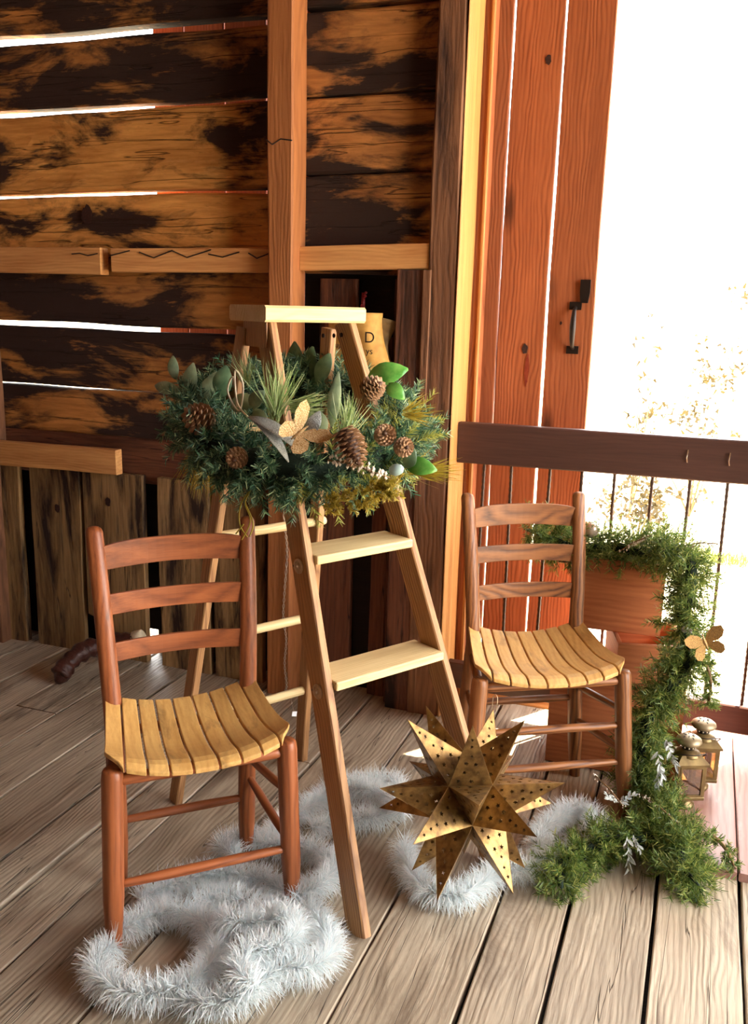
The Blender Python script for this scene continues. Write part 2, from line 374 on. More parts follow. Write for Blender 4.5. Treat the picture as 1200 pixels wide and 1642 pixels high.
M['tagpaper'] = plain('pale_paper_tag', '#e0e4e8', .6)
M['ground'] = plain('pale_sandy_ground', '#d8ccb4', .9, bscale=3, tint='#c9bb9c')
M['grass'] = foliage('dry_grass', '#5c6a24', '#80843c', .3, .6)
M['shrub'] = foliage('sunlit_leaf', '#2c2204', '#4a3c0a', .15, .6)
M['stem'] = plain('shrub_stem', '#6a5434', .8)
M['knot'] = plain('dark_wood_knot', '#3a1a12', .7, bump=.6, bscale=150, tint='#24100c')
M['resin'] = plain('red_resin_stain', '#7a2a16', .6, tint='#8e3c20', bscale=60)
M['roof'] = wood('ceiling_board', '#3a2418', '#6a4428', across=9, rings=.3, rough=.8, bump=.4)

# ------------------------------------------------------------------ the setting
YL = 2.93                                                    # front of the log wall
floor = prism('floor', [(-2.75, -3.25), (2.6, -3.25), (2.6, 3.1), (-2.75, 3.1)], -.12, -.034, M['backing']); tag(floor, kind='structure')
joints = [-2.72, -2.54, -2.37, -2.18, -2.0, -1.79, -1.57, -1.44, -1.29, -1.05, -.83, -.59, -.352, -.19, .005, .2, .41, .6, .8, 1.02]
for i in range(len(joints) - 1):
    a, b = joints[i], joints[i + 1]; g = .003 + RN.random() * .002
    ends = [.3, 3.1 - RN.random() * .035]
    if i in (3, 8, 11): ends = [.3, 2.35 + .25 * RN.random(), ends[-1]]
    for e in range(len(ends) - 1):
        dz = RN.uniform(-.002, .002)
        beam('plank', ((a + b) / 2, ends[e] + .002, -.0165 + dz), ((a + b) / 2, ends[e + 1] - .002, -.0165 + dz), b - a - 2 * g, .033, (0, 0, 1), M['floor'], floor, seg=24, wob=.0016, twob=.0006, cham=.003)
for a, b in ((-.02, .193), (.197, .43), (.434, .66), (.664, .9)):    # thin reddish boards lying on the floor at the doorway
    beam('plank', ((a + b) / 2, 2.255, .0125), ((a + b) / 2, 3.095, .0125), b - a, .024, (0, 0, 1), M['floor_red'], floor, seg=12, wob=.0008, cham=.003)
beam('sill', (-.75, 3.2, -.03), (.5, 3.2, -.03), .17, .05, (0, 0, 1), M['jamb'], floor, seg=20, wob=.002)

ceiling = prism('ceiling', [(-2.8, -3.3), (2.6, -3.3), (2.6, 3.95), (-2.8, 3.95)], 3.02, 3.06, M['roof']); tag(ceiling, kind='structure')  # overhang past the back wall added to keep sun off the floor
wl = empty('wall_left', kind='structure')
for k in range(31):
    y = -3.1 + k * .205
    if y > 3.1: break
    beam('plank', (-2.68, y, 0), (-2.68, y, 3.0 if y < 2.95 else .8), .2, .03, (1, 0, 0), M['plank_red'], wl, seg=6, wob=.002)

wb = empty('wall_back', (0, 0, 0), kind='structure')
def zl(z): return 1.4 + (z - 1.4) * YL / 2.84                # heights read on the plane y = 2.84, moved back to the log plane
def xl(x): return x * YL / 2.84
def log_board(x0, x1, z0, z1, mat, seed, y=YL, th=.07, wob=.004):
    return beam('log_board', (x0, y + th / 2, (z0 + z1) / 2), (x1, y + th / 2, (z0 + z1) / 2), z1 - z0, th, (0, -1, 0), mat, wb, seg=48, wob=wob, twob=.004, cham=.008, nf=8, fwob=.012, seed=seed)
LB = [(2.57, 3.05, 'log_dark'), (2.300, 2.55, 'log_dark'), (2.056, 2.268, 'log_dark'), (1.772, 2.036, 'log'), (1.553, 1.757, 'log'), (1.312, 1.546, 'log_dark'), (1.081, 1.292, 'log_dark'), (.899, 1.071, 'log_dark'), (.737, .906, 'plank_red')]
for i, (a, b, m) in enumerate(LB):
    log_board(-2.8, -1.36, zl(a), zl(b), M[m], 100 + i)
RB = [(2.300, 3.05, 'log_dark'), (2.047, 2.29, 'log_dark'), (1.811, 2.041, 'log_dark'), (1.5, 1.805, 'log_dark')]
for i, (a, b, m) in enumerate(RB):
    log_board(-1.34, -.86, zl(a), zl(b), M[m], 140 + i)
# vertical siding nailed on outside the logs, right of the open stretch
sx = [-2.025, -1.892, -1.728, -1.562, -1.41, -1.255, -1.148, -.995, -.81]
for i in range(len(sx) - 1):
    beam('siding_board', ((sx[i] + sx[i + 1]) / 2, 3.115, -.2), ((sx[i] + sx[i + 1]) / 2, 3.115, 3.2), sx[i + 1] - sx[i] - .005, .022, (0, -1, 0), M['siding'], wb, seg=4)
# near-black boards added behind the wall, shade of its gaps put into their colour
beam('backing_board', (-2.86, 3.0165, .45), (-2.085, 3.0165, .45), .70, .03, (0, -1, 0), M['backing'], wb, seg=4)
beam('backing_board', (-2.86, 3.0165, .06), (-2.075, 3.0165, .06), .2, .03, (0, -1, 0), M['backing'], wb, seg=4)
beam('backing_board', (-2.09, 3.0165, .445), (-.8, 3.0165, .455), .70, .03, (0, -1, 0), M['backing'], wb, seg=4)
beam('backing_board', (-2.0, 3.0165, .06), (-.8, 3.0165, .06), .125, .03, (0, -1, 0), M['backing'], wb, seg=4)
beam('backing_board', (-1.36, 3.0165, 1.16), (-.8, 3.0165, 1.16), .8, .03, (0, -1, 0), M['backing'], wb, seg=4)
# lower vertical planks, left of the post
YP = 2.885
k_ = YP / 2.84
for i, (a, b) in enumerate(((-2.7, -2.522), (-2.468, -2.236), (-1.878, -1.664), (-1.645, -1.44))):
    beam('plank', ((a + b) / 2 * k_, YP + .016, .0), ((a + b) / 2 * k_, YP + .016, .752), (b - a) * k_, .03, (0, -1, 0), M['plank'], wb, seg=10, wob=.004, twob=.002, nf=4, fwob=.004)
# the plank with its lower corner broken away
a, b = -2.215 * k_, -1.947 * k_
poly = [(0, -.134), (.10, -.134)] + [(.752, -.134), (.752, .134), (.168, .134), (.155, .10), (.172, .075), (.13, .05), (.10, .055), (.06, .03), (0, .04)]
prism('plank', poly, -.015, .015, M['plank'], wb, frame(((a + b) / 2, YP + .016, 0), (0, 0, 1), (0, -1, 0)))
# lower planks right of the post
for a, b, y, m, z1 in ((-1.233, -1.103, 2.98, 'plank_red', 1.49), (-1.03, -.975, 2.97, 'plank_red', 1.3), (-.972, -.86, 2.93, 'plank_red', 1.49)):
    kk = (y - .015) / 2.84
    beam('plank', ((a + b) / 2 * kk, y, 0), ((a + b) / 2 * kk, y, z1), (b - a) * kk, .03, (0, -1, 0), M[m], wb, seg=10, wob=.003, twob=.002, nf=3, fwob=.003)
# posts, studs, rails
beam('post', (-1.371, 2.875, 0), (-1.371, 2.875, 3.02), .092, .11, (0, -1, 0), M['post'], wb, seg=30, wob=.002, twob=.002, cham=.006)
beam('post', (-2.68, 2.88, 0), (-2.68, 2.88, 3.02), .075, .1, (0, -1, 0), M['post_dark'], wb, seg=20, wob=.004)
beam('post', (-.8255, 2.94, 0), (-.8255, 2.94, 3.02), .092, .14, (0, -1, 0), M['post_dark'], wb, seg=36, wob=.003, twob=.003, cham=.007)
beam('stud', (-.927, 2.905, 0), (-.927, 2.905, zl(1.515)), .1, .06, (0, -1, 0), M['plank_red'], wb, seg=20, wob=.003, twob=.003)
beam('stud', (-.875, 2.893, 0), (-.875, 2.893, zl(1.515)), .03, .05, (0, -1, 0), M['post_dark'], wb, seg=20, wob=.002)
r1 = beam('rail', (-2.6, 2.895, 1.538), (-2.115, 2.895, 1.536), .094, .05, (0, -1, 0), M['rail2x4'], wb, seg=14, wob=.001)
r2 = beam('rail', (-2.067, 2.895, 1.54), (-1.418, 2.895, 1.545), .082, .05, (0, -1, 0), M['rail2x4'], wb, seg=14, wob=.001)
beam('rail', (-1.325, 2.905, 1.552), (-.872, 2.905, 1.562), .078, .05, (0, -1, 0), M['rail2x4'], wb, seg=14, wob=.001)
beam('rail', (-2.64, 2.865, .797), (-2.062, 2.865, .803), .094, .04, (0, -1, 0), M['rail2x4'], wb, seg=14, wob=.002)
def zig(parent, pts, name='bent_wire', r=.0022):
    return tube(name, pts, r, M['wire_dark'], parent, n=5, smooth=False)
zz = lambda xs: [(x, 2.8665, z) for x, z in xs]
zig(wb, zz([(-2.235, 1.56), (-2.2, 1.563), (-2.165, 1.555), (-2.122, 1.562)]))
zig(wb, zz([(-2.064, 1.556), (-1.985, 1.573)]))
zig(wb, zz([(-1.945, 1.568), (-1.885, 1.549), (-1.81, 1.574), (-1.75, 1.551), (-1.655, 1.577)]))
zig(wb, zz([(-1.665, 1.563), (-1.61, 1.553), (-1.545, 1.57)])); zig(wb, zz([(-1.51, 1.567), (-1.478, 1.55), (-1.42, 1.57)]))
zig(wb, [(-1.418, 2.818, 1.918), (-1.396, 2.818, 1.902), (-1.366, 2.818, 1.918), (-1.326, 2.818, 1.912)])
# jamb of the doorway and the trim behind it
beam('jamb', (-.7745, 2.9635, 0), (-.7745, 2.9635, 3.02), .187, .006, (1, 0, 0), M['jamb'], wb, seg=30, wob=.0015, twob=.0008)
beam('trim_board', (-.79, 3.085, -.1), (-.79, 3.085, 3.02), .105, .05, (0, -1, 0), M['door'], wb, seg=10, wob=.001)
beam('trim_board', (-.745, 3.062, -.1), (-.745, 3.062, 3.02), .012, .02, (0, -1, 0), M['jamb'], wb, seg=10)  # narrow pale strip standing in for the lit edge of the trim
# unseen right jamb and header of the doorway, added to limit the sun
beam('rail', (-.76, 2.96, 2.72), (.32, 2.96, 2.72), .3, .1, (0, -1, 0), M['post_dark'], wb, seg=10, wob=.002)
for k in range(11):
    beam('plank', (.47 + k * .2, 3.0, 0), (.47 + k * .2, 3.0, 3.02), .198, .03, (0, -1, 0), M['plank'], wb, seg=6, wob=.002)
wf_ = empty('unseen_wall_front', kind='structure')  # unseen wall added to darken the sides that face the camera
for k in range(26):
    beam('plank', (-2.6 + k * .2, -3.2, 0), (-2.6 + k * .2, -3.2, 3.02), .199, .03, (0, 1, 0), M['plank_red'], wf_, seg=4, wob=.001)
wr2 = empty('unseen_wall_right', kind='structure')  # unseen wall added so that light enters from the side only
for k in range(19):
    beam('plank', (2.5, -3.1 + k * .2, 0), (2.5, -3.1 + k * .2, 3.02), .199, .03, (-1, 0, 0), M['plank_red'], wr2, seg=4, wob=.001)
beam('post', (.335, 2.95, 0), (.335, 2.95, 3.02), .1, .14, (0, -1, 0), M['post_dark'], wb, seg=10, wob=.002)  # unseen post set close in to shade the reddish boards

# ------------------------------------------------------------------ the open board door outside the doorway
door = empty('door_1', (-.64, 3.175, 0), kind='structure')
for a, b, t in ((-.9, -.7045, 0), (-.7005, -.5415, .002), (-.5325, -.379, 0)):
    beam('door_board', ((a + b) / 2 + .64, t, -.35), ((a + b) / 2 + .64, t, 3.1), b - a, .024, (0, -1, 0), M['door'], door, seg=24, wob=.0018, nf=2)
for z in (-.2, 2.75):
    beam('door_batten', (-.24, .03, z), (.25, .03, z), .1, .024, (0, 1, 0), M['door'], door, seg=4)
hd = empty('door_handle', (.2, -.013, 1.35)); hd.parent = door
for z in (.07, -.075):
    prism('mounting_plate', [(-.02, -.013), (.02, -.013), (.02, .013), (-.02, .013)], 0, .006, M['iron'], hd, frame((-.001, 0, z), (1, 0, 0), (0, -1, 0)))
tube('grip', [(0, -.003, .065), (0, -.03, .055), (0, -.04, .03), (0, -.043, 0), (0, -.04, -.035), (0, -.03, -.06), (0, -.003, -.07)], [.006, .007, .009, .0105, .009, .007, .006], M['iron'], hd, n=10)
lt = prism('door_latch', [(-.012, -.035), (.012, -.035), (.017, .0), (.017, .04), (-.016, .04), (-.016, .0)], 0, .012, M['iron'], door, frame((.227, -.013, 1.465), (1, 0, 0), (0, -1, 0)))

# ------------------------------------------------------------------ railing across the doorway
rail = empty('doorway_railing', (-.77, 2.97, 0), 0, 'dark timber railing with rusty rebar balusters across the bright doorway', 'railing')
beam('top_rail', (0, 0, .9625), (1.054, 0, .968), .135, .04, (0, -1, 0), M['beam'], rail, seg=20, wob=.001, cham=.004)
beam('bottom_rail', (0, 0, .131), (1.054, 0, .135), .094, .04, (0, -1, 0), M['beam'], rail, seg=20, wob=.001, cham=.004)
n_ = 70; L_ = .745
bal = None
for k in range(9):
    x = [.085, .19, .304, .42, .523, .633, .743, .861][k] if k < 8 else .861 + .113 * (k - 7)
    if bal is None:
        vs_, fs_ = tube_geo([(0, 0, L_ * i / n_) for i in range(n_ + 1)], [.0062 if i % 2 else .0047 for i in range(n_ + 1)], 7); bal = mesh('baluster', vs_, fs_)
    lean = random.Random(k).uniform(-.012, .012)
    link('baluster', bal, M['rebar'], rail, Matrix.Translation((x, 0, .165)) @ Matrix.Rotation(lean, 4, 'Y'))
for x, z in ((.855, .985), (.733, .985)):
    tube('bent_nail', [(x, -.021, z), (x, -.026, z + .01), (x - .002, -.026, z - .015), (x + .001, -.024, z - .03)], .0016, M['nail'], rail, n=6)

# ------------------------------------------------------------------ outdoors
ground = prism('ground', [(-60, -60), (60, -60), (60, 130), (-60, 130)], -.75, -.6, M['ground']); tag(ground, kind='structure')
rng = np.random.default_rng(5)
n = 5200; P = np.stack([rng.uniform(-.1, 6, n), rng.normal(7.9, .12, n), np.full(n, -.6)], 1); D = unit(np.stack([rng.normal(0, .35, n), rng.normal(0, .35, n), np.ones(n)], 1))
g = link('grass_strip', blades_mesh('grass', P, D, rng.uniform(.04, .11, n), .004, rng=rng), M['grass'])
tag(g, 'low strip of yellow green grass on the pale ground outside', 'grass', kind='stuff')
def shrub(loc, rx, rz, nl, label, seed, leaf=.03, stems=5):
    r = np.random.default_rng(seed); t = empty('shrub', loc, 0, label, 'shrub', 'shrubs outside the doorway')
    cl = r.normal(size=(26, 3)) * np.array([rx * .5, rx * .4, rz * .42]) + np.array([0, 0, rz])
    cl[:, 2] = np.abs(cl[:, 2]); k = r.integers(0, 26, nl)
    P = cl[k] + r.normal(size=(nl, 3)) * np.array([.16, .16, .16]) * rx
    D = unit(r.normal(size=(nl, 3)))
    lf = link('foliage', blades_mesh('foliage', P, D, leaf * r.uniform(.6, 1.4, nl), leaf * .35, rng=r), M['shrub'], t); lf['kind'] = 'stuff'
    for j in range(stems):
        tip = Vector(cl[j]); tube('stem', [(0, 0, 0), tip * .45 + Vector((.04 * rx, 0, 0)), tip], [.012, .008, .003], M['stem'], t, n=5)
shrub((-.45, 8.0, -.6), .34, .42, 520, 'loose low shrub seen between the balusters under the top rail', 11, .05)
shrub((-.05, 9.6, -.6), .42, 1.12, 520, 'taller shrub whose yellow crown shows just above the rail', 12, .05)
shrub((-.62, 9.4, -.6), .16, 1.2, 130, 'thin spindly shrub close to the edge of the door', 13, .05)

# ------------------------------------------------------------------ chairs
def make_chair(loc, rz, label, m, S, front_rungs, back_rungs, side_rungs):
    wf, wr, dp, zs, zt, lean, leanb, spf, spb, wt, fb = S
    t = empty('ladder_back_chair', loc, rz, label, 'chair', 'slat seated ladder back chairs')
    leg_prof = [(0, .0155), (.03, .017), (.22, .021), (.3, .023), (.95, .0235), (.985, .022), (1, .018)]
    fl = {}
    for s in (-1, 1):
        foot = Vector((s * (wf + spf), -fb, 0)); top = Vector((s * wf, 0, zs - .012)); fl[s] = (foot, top)
        rod('leg', foot, top, leg_prof, m, t, n=16)
    bk = {}
    for s in (-1, 1):
        foot = Vector((s * (wr + spb), dp + leanb, 0)); seat = Vector((s * wr, dp, zs)); top = Vector((s * wt, dp + lean, zt)); bk[s] = (foot, seat, top)
        # a back post: round leg that runs on above the seat as a flattened, back-leaning stile with a rounded top
        pts, rr, ff = [], [], []
        for i in range(9):
            u = i / 8; pts.append(foot.lerp(seat, u)); rr.append(.0155 + .0065 * min(1, u * 3.5)); ff.append(1.0)
        for i in range(1, 15):
            u = i / 14; q = seat.lerp(top, u); q.y -= .012 * math.sin(u * PI); pts.append(q); rr.append(.022 - .002 * u); ff.append(1 - .28 * min(1, u * 4))
        d_ = (top - pts[-3]).normalized()
        for e, k in ((.006, .9), (.011, .7), (.0135, .35)):
            pts.append(top + d_ * e); rr.append(.020 * k); ff.append(.72)
        vs, fs = [], []; nn = 14
        for p, r, f_ in zip(pts, rr, ff):
            for k in range(nn):
                a = 2 * PI * k / nn; vs.append((p.z, -p.x - r * math.cos(a), p.y + r * f_ * math.sin(a)))
        for i in range(len(pts) - 1):
            for k in range(nn): l = (k + 1) % nn; fs.append((i * nn + k, i * nn + l, (i + 1) * nn + l, (i + 1) * nn + k))
        fs.append(tuple(range(nn - 1, -1, -1))); fs.append(tuple((len(pts) - 1) * nn + k for k in range(nn)))
        # local X = up so that the grain runs along the post
        link('back_post', mesh('back_post', vs, fs), m, t, Matrix(((0, -1, 0, 0), (0, 0, 1, 0), (1, 0, 0, 0), (0, 0, 0, 1))), smooth=True)
    def on_back(s, z):
        u = (z - zs) / (zt - zs); q = bk[s][1].lerp(bk[s][2], u); q.y -= .012 * math.sin(u * PI); return q
    for zc, h, arch in ((.812 * zt / .87, .062, .014), (.705 * zt / .87, .05, .002), (.595 * zt / .87, .046, .002)):
        a, b = on_back(-1, zc), on_back(1, zc); L = (b - a).length; th = .009; vs, fs = [], []; seg = 18
        for i in range(seg + 1):
            u = i / seg; x = L * u; bow = .022 * math.sin(PI * u); up_ = h / 2 + arch * (1 - (2 * u - 1) ** 4) - (.008 if arch > .01 else 0); lo_ = -h / 2 + (.006 if arch > .01 else .003) * math.sin(PI * u)
            vs += [(x, -bow * -1 - th / 2, lo_), (x, bow + th / 2, lo_), (x, bow + th / 2, up_), (x, bow - th / 2, up_)]
        for i in range(seg):
            for k in range(4): l = (k + 1) % 4; fs.append((i * 4 + k, (i + 1) * 4 + k, (i + 1) * 4 + l, i * 4 + l))
        fs.append((0, 1, 2, 3)); fs.append((seg * 4 + 3, seg * 4 + 2, seg * 4 + 1, seg * 4))
        o = link('back_slat', mesh('back_slat', vs, fs), m, t, Matrix.Translation(a)); bmd = o.modifiers.new('bevel', 'BEVEL'); bmd.width = .002; bmd.segments = 2
    def rung(a, b, r0=.0085, r1=.0115):
        rod('stretcher', a, b, [(0, r0), (.08, r0 * 1.1), (.3, r1), (.7, r1), (.92, r0 * 1.1), (1, r0)], m, t, n=12)
    def P(post, z):
        if post[0] == 'f':
            s = post[1]; f, tp = fl[s]; return f.lerp(tp, z / tp.z)
        s = post[1]; return bk[s][0].lerp(bk[s][1], z / zs)
    for z in front_rungs: rung(P(('f', -1), z), P(('f', 1), z))
    for z in back_rungs: rung(P(('b', -1), z), P(('b', 1), z))
    for s in (-1, 1):
        for zf, zb in side_rungs: rung(P(('f', s), zf), P(('b', s), zb), .0075, .0105)
    # seat rails and the nine curved slats
    for s in (-1, 1): rung(P(('f', s), zs - .035), P(('b', s), zs - .035), .01, .013)
    rung(P(('f', -1), zs - .04), P(('f', 1), zs - .04), .012, .0145); rung(P(('b', -1), zs - .035), P(('b', 1), zs - .035), .01, .013)
    y0, y1 = -.045, dp + .012; ns = 9; seg = 16
    hw_f, hw_b = wf + .022, wr + .018
    def prof(u):                     # u: 0 front .. 1 back
        return .014 * math.sin((u - .05) * PI * 1.35) * (1 if u > .05 else 0) * -1 + .022 * u * u + (-.016 * (1 - u / .16) ** 2 if u < .16 else 0) + .004
    def dish(xn): return .034 * xn * xn
    edges = [-1 + 2 * (k / ns) for k in range(ns + 1)]
    edges = [(-1 if e < 0 else 1) * abs(e) ** .92 for e in edges]
    for k in range(ns):
        vs, fs = [], []
        for i in range(seg + 1):
            u = i / seg; y = y0 + (y1 - y0) * u; hw = hw_f + (hw_b - hw_f) * u
            for e, sg in ((edges[k], 1), (edges[k + 1], -1)):
                x = e * hw + sg * .0023; yy = y
                if abs(e) > .99: x -= (1 if e > 0 else -1) * .030 * max(0, 1 - u / .22) ** 2
                yy += .030 * abs(e) ** 3 * (1 - u) ** 3
                z = zs - .012 + prof(u) + dish(e)
                vs += [(yy, -x, z), (yy, -x, z - .011)]
        for i in range(seg):
            a = i * 4; b = a + 4; fs += [(a, a + 2, b + 2, b), (a + 1, b + 1, b + 3, a + 3), (a, b, b + 1, a + 1), (a + 2, a + 3, b + 3, b + 2)]
        fs += [(0, 1, 3, 2), (seg * 4, seg * 4 + 2, seg * 4 + 3, seg * 4 + 1)]
        # local X = front to back so that the grain follows the slat
        o = link('seat_slat', mesh('seat_slat', vs, fs), M['seat'], t, Matrix(((0, -1, 0, 0), (1, 0, 0, 0), (0, 0, 1, 0), (0, 0, 0, 1))), smooth=False)
        bm = bmesh.new(); bm.from_mesh(o.data); bmesh.ops.recalc_face_normals(bm, faces=bm.faces); bm.to_mesh(o.data); bm.free()
        bmd = o.modifiers.new('bevel', 'BEVEL'); bmd.width = .0022; bmd.segments = 2; bmd.limit_method = 'ANGLE'
    return t
make_chair((-.963, 1.603, 0), .754, 'reddish brown ladder back chair with golden slat seat standing on white tinsel', M['chair'],
           (.193, .161, .216, .444, .879, .069, .010, .013, -.003, .180, .013), (.16,), (.175,), ((.30, .29), (.17, .24)))
make_chair((-.319, 2.358, 0), .536, 'oak grained ladder back chair with slat seat in front of the wooden crates', M['oak'],
           (.205, .158, .225, .448, .865, .082, -.003, .030, .033, .172, .030), (.278, .17), (.26,), ((.32, .30), (.2, .19)))

# ------------------------------------------------------------------ stepladder
lad = empty('stepladder', (-.509, 1.893, 0), math.radians(58.7), 'wooden stepladder with the green pine wreath hung around its top half', 'stepladder')
FT = lambda s, t: Vector((s * (.219 + (.122 - .219) * t), .556 * t, 1.36 * t))
BT = lambda s, t: Vector((s * (.217 + (.132 - .217) * t) - .076 * (1 - t), .769 + (.637 - .769) * t, 1.36 * t))
for s in (-1, 1):
    beam('front_rail', FT(s, 0), FT(s, 1), .069, .022, (-1, 0, 0), M['ladder'], lad, seg=24, wob=.0008, cham=.003)
    beam('rear_rail', BT(s, 0), BT(s, .985), .046, .022, (-1, 0, 0), M['ladder'], lad, seg=20, wob=.0006, cham=.003)
beam('top_cap', (-.152, .595, 1.377), (.157, .595, 1.377), .175, .04, (0, 0, 1), M['step'], lad, seg=8, wob=.001, cham=.006)
prism('cap_bracket', [(-.005, -.05), (.06, -.05), (.06, .06), (-.005, .06)], 0, .003, M['ladder'], lad, frame((-.139, .58, 1.355), (0, 0, -1), (-1, 0, 0)))
for z, dep in ((.544, .115), (.82, .105)):
    t = z / 1.36; y = .556 * t; hw = .219 + (.122 - .219) * t
    poly = [(-hw + .008, -dep / 2 + .05), (-hw + .008, -.048), (-hw + .03, -.066), (hw - .03, -.066), (hw - .008, -.048), (hw - .008, -dep / 2 + .05)]
    L2 = hw - .01
    st = prism('step', [(0, -.066), (2 * L2, -.066), (2 * L2, .05), (0, .05)], -.022, 0, M['step'], lad, Matrix.Translation((-L2, y + .012, z)))
    bmd = st.modifiers.new('bevel', 'BEVEL'); bmd.width = .004; bmd.segments = 2
    rod('tie_rod', (-hw - .015, y + .01, z - .034), (hw + .015, y + .01, z - .034), [(0, .003), (1, .003)], M['iron'], lad, n=8)
    for s in (-1, 1):
        n_ax = Vector((s, 0, 0)); c = Vector((s * (hw + .0138), y - .012, z - .03))
        wv, wfz = lathe_geo([(.0185, 0), (.0185, .003), (.013, .0036), (.012, .002), (.0085, .002), (.008, .0045), (.0045, .005), (.004, .008), (.002, .009)], 24)
        link('washer', mesh('washer', wv, wfz), M['washer'], lad, Matrix.Translation(c) @ Vector((0, 0, 1)).rotation_difference(n_ax).to_matrix().to_4x4(), smooth=False)
for z in (.242, .485, .786, 1.08):
    t = z / 1.36; a, b = BT(-1, t), BT(1, t); d = (b - a).normalized()
    rod('rung', a - d * .018, b + d * .03, [(0, .011), (.03, .0135), (.97, .0135), (1, .011)], M['step'], lad, n=12)
for s in (-1, 1):
    for y, z in ((.553, 1.325), (.585, 1.322), (.635, 1.32)):
        link('screw', mesh('screw', *lathe_geo([(.006, 0), (.006, .002), (.003, .0026)], 10)), M['iron'], lad, Matrix.Translation((-.1375 if s < 0 else .111, y, z)) @ Matrix.Rotation(-PI / 2, 4, 'Y'))
tg = prism('paper_tag', [(0, 0), (.018, 0), (.018, .015), (0, .015)], 0, .0008, M['tagpaper'], lad, frame((.085, .74, .17), (1, 0, -.3), (-.4, -1, .3)))
tube('tag_string', [(.085, .752, .232), (.088, .742, .21), (.092, .74, .183)], .001, M['wire'], lad, n=5)

# ------------------------------------------------------------------ wreath
def leaf_geo(base, d, nrm, L, wd, curl=.15, vs=None, fs=None, n=7):
    vs = [] if vs is None else vs; fs = [] if fs is None else fs; b0 = len(vs)
    d = Vector(d).normalized(); nv = Vector(nrm); nv = (nv - d * nv.dot(d)).normalized(); s = nv.cross(d); base = Vector(base)
    for i in range(n + 1):
        u = i / n; hw = wd * .5 * math.sin(PI * min(1, u * .93 + .05)) ** .8; c = base + d * (L * u) + nv * (curl * L * (math.sin(u * PI) * .5 - u * u * .6))
        vs += [c - s * hw + nv * hw * .35, c, c + s * hw + nv * hw * .35]
    for i in range(n):
        a = b0 + i * 3; fs += [(a, a + 1, a + 4, a + 3), (a + 1, a + 2, a + 5, a + 4)]
    return vs, fs
def leaf(name, base, d, nrm, L, wd, mat, parent, curl=.15):
    o = link(name, mesh(name, *leaf_geo(base, d, nrm, L, wd, curl)), mat, parent, smooth=True)
    sm = o.modifiers.new('thick', 'SOLIDIFY'); sm.thickness = .0012; return o
def pine_cone(parent, c, axis, L, R, seed=1):
    q = Vector((0, 0, 1)).rotation_difference(Vector(axis).normalized()).to_matrix().to_4x4(); r = random.Random(seed)
    root = lathe('pine_cone', [(.004, 0), (R * .55, L * .12), (R * .6, L * .45), (R * .35, L * .8), (.003, L)], M['cone'], parent, 10, Matrix.Translation(Vector(c) - Vector(axis).normalized() * L / 2) @ q)
    vs, fs = [], []; N_ = 74
    for k in range(N_):
        u = (k + .5) / N_; a = k * 2.39996; rr = R * (.42 + .58 * math.sin(PI * min(1, u * .82 + .16))); z = L * (u * .92 + .02)
        rd = Vector((math.cos(a), math.sin(a), 0)); sd = Vector((-math.sin(a), math.cos(a), 0)); up_ = Vector((0, 0, 1)); wd = R * .34 * (1.15 - .5 * u)
        p = rd * rr * .35 + up_ * z; tip = rd * rr + up_ * (z + L * .055); b = len(vs)
        vs += [p - sd * wd * .4, p + sd * wd * .4, tip + sd * wd * .8 - up_ * .001, tip + rd * wd * .35 + up_ * .003, tip - sd * wd * .8 - up_ * .001, tip - up_ * L * .035 + rd * .001, p - up_ * L * .03]
        fs += [(b, b + 1, b + 2, b + 3, b + 4), (b + 4, b + 3, b + 5), (b + 3, b + 2, b + 5), (b + 6, b + 5, b + 2, b + 1), (b, b + 4, b + 5, b + 6)]
    sc = link('cone_scales', mesh('cone_scales', vs, fs), M['cone_tip'], root); sc['kind'] = 'stuff'
    return root
def butterfly(parent, mtx, mat, sc=1.0):
    def wing(pts, s): return [(s * x * sc, y * sc) for x, y in (pts if s > 0 else pts[::-1])]
    up_ = [(0, .002), (.012, .03), (.03, .05), (.05, .052), (.052, .036), (.044, .016), (.03, .004), (.006, -.004)]
    lo_ = [(0, -.004), (.03, .0), (.04, -.014), (.038, -.032), (.026, -.044), (.016, -.04), (.006, -.022)]
    vs, fs = [], []
    for s in (-1, 1):
        for pl in (up_, lo_):
            b = len(vs); prism_geo(wing(pl, s), -.0008, .0008, vs, fs)
            for i in range(b, len(vs)): x, y, z = vs[i]; vs[i] = (x, y, z + abs(x) * .55)
    o = link('butterfly', mesh('butterfly', vs, fs), mat, parent, mtx)
    tube('butterfly_body', [(0, -.025 * sc, .002), (0, 0, .004), (0, .025 * sc, .002)], [.0015, .004 * sc, .002], M['gold_glitter'], o, n=6)
    return o
WC = Vector((-.965, 2.12, 1.105)); WR = .262
wre = empty('pine_wreath', WC, 0, 'round green pine wreath with pine cones and leaves hung around the stepladder', 'wreath')
def wp(phi, r=WR, h=0):
    c, s = math.cos(phi), math.sin(phi); return Vector((r * c, r * s, -.035 * c + .20 * s * r / WR * .31 + h))
ring = [wp(2 * PI * k / 60) for k in range(61)]
tube('ring_frame', ring[:-1], .007, M['twig'], wre, n=8, closed=True)
tube('wreath_core', ring[:-1], [.034 + .006 * math.sin(k * 2.1) for k in range(60)], M['needle_core'], wre, n=10, closed=True)
P, D, L, wdt = sprays(ring, .075, 520, .072, .024, 54, 21, .0014, .25)
nd = link('pine_needles', blades_mesh('pine_needles', P, D, L, wdt), M['needle'], wre); nd['kind'] = 'stuff'
half = [wp(-1.25 + 1.75 * k / 24) for k in range(25)]  # right half gets yellower needles, the light on it put into their colour
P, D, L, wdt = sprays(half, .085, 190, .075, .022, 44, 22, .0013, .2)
nd = link('sunlit_tint_needles', blades_mesh('sunlit_tint_needles', P, D, L, wdt), M['needle_yellow'], wre); nd['kind'] = 'stuff'
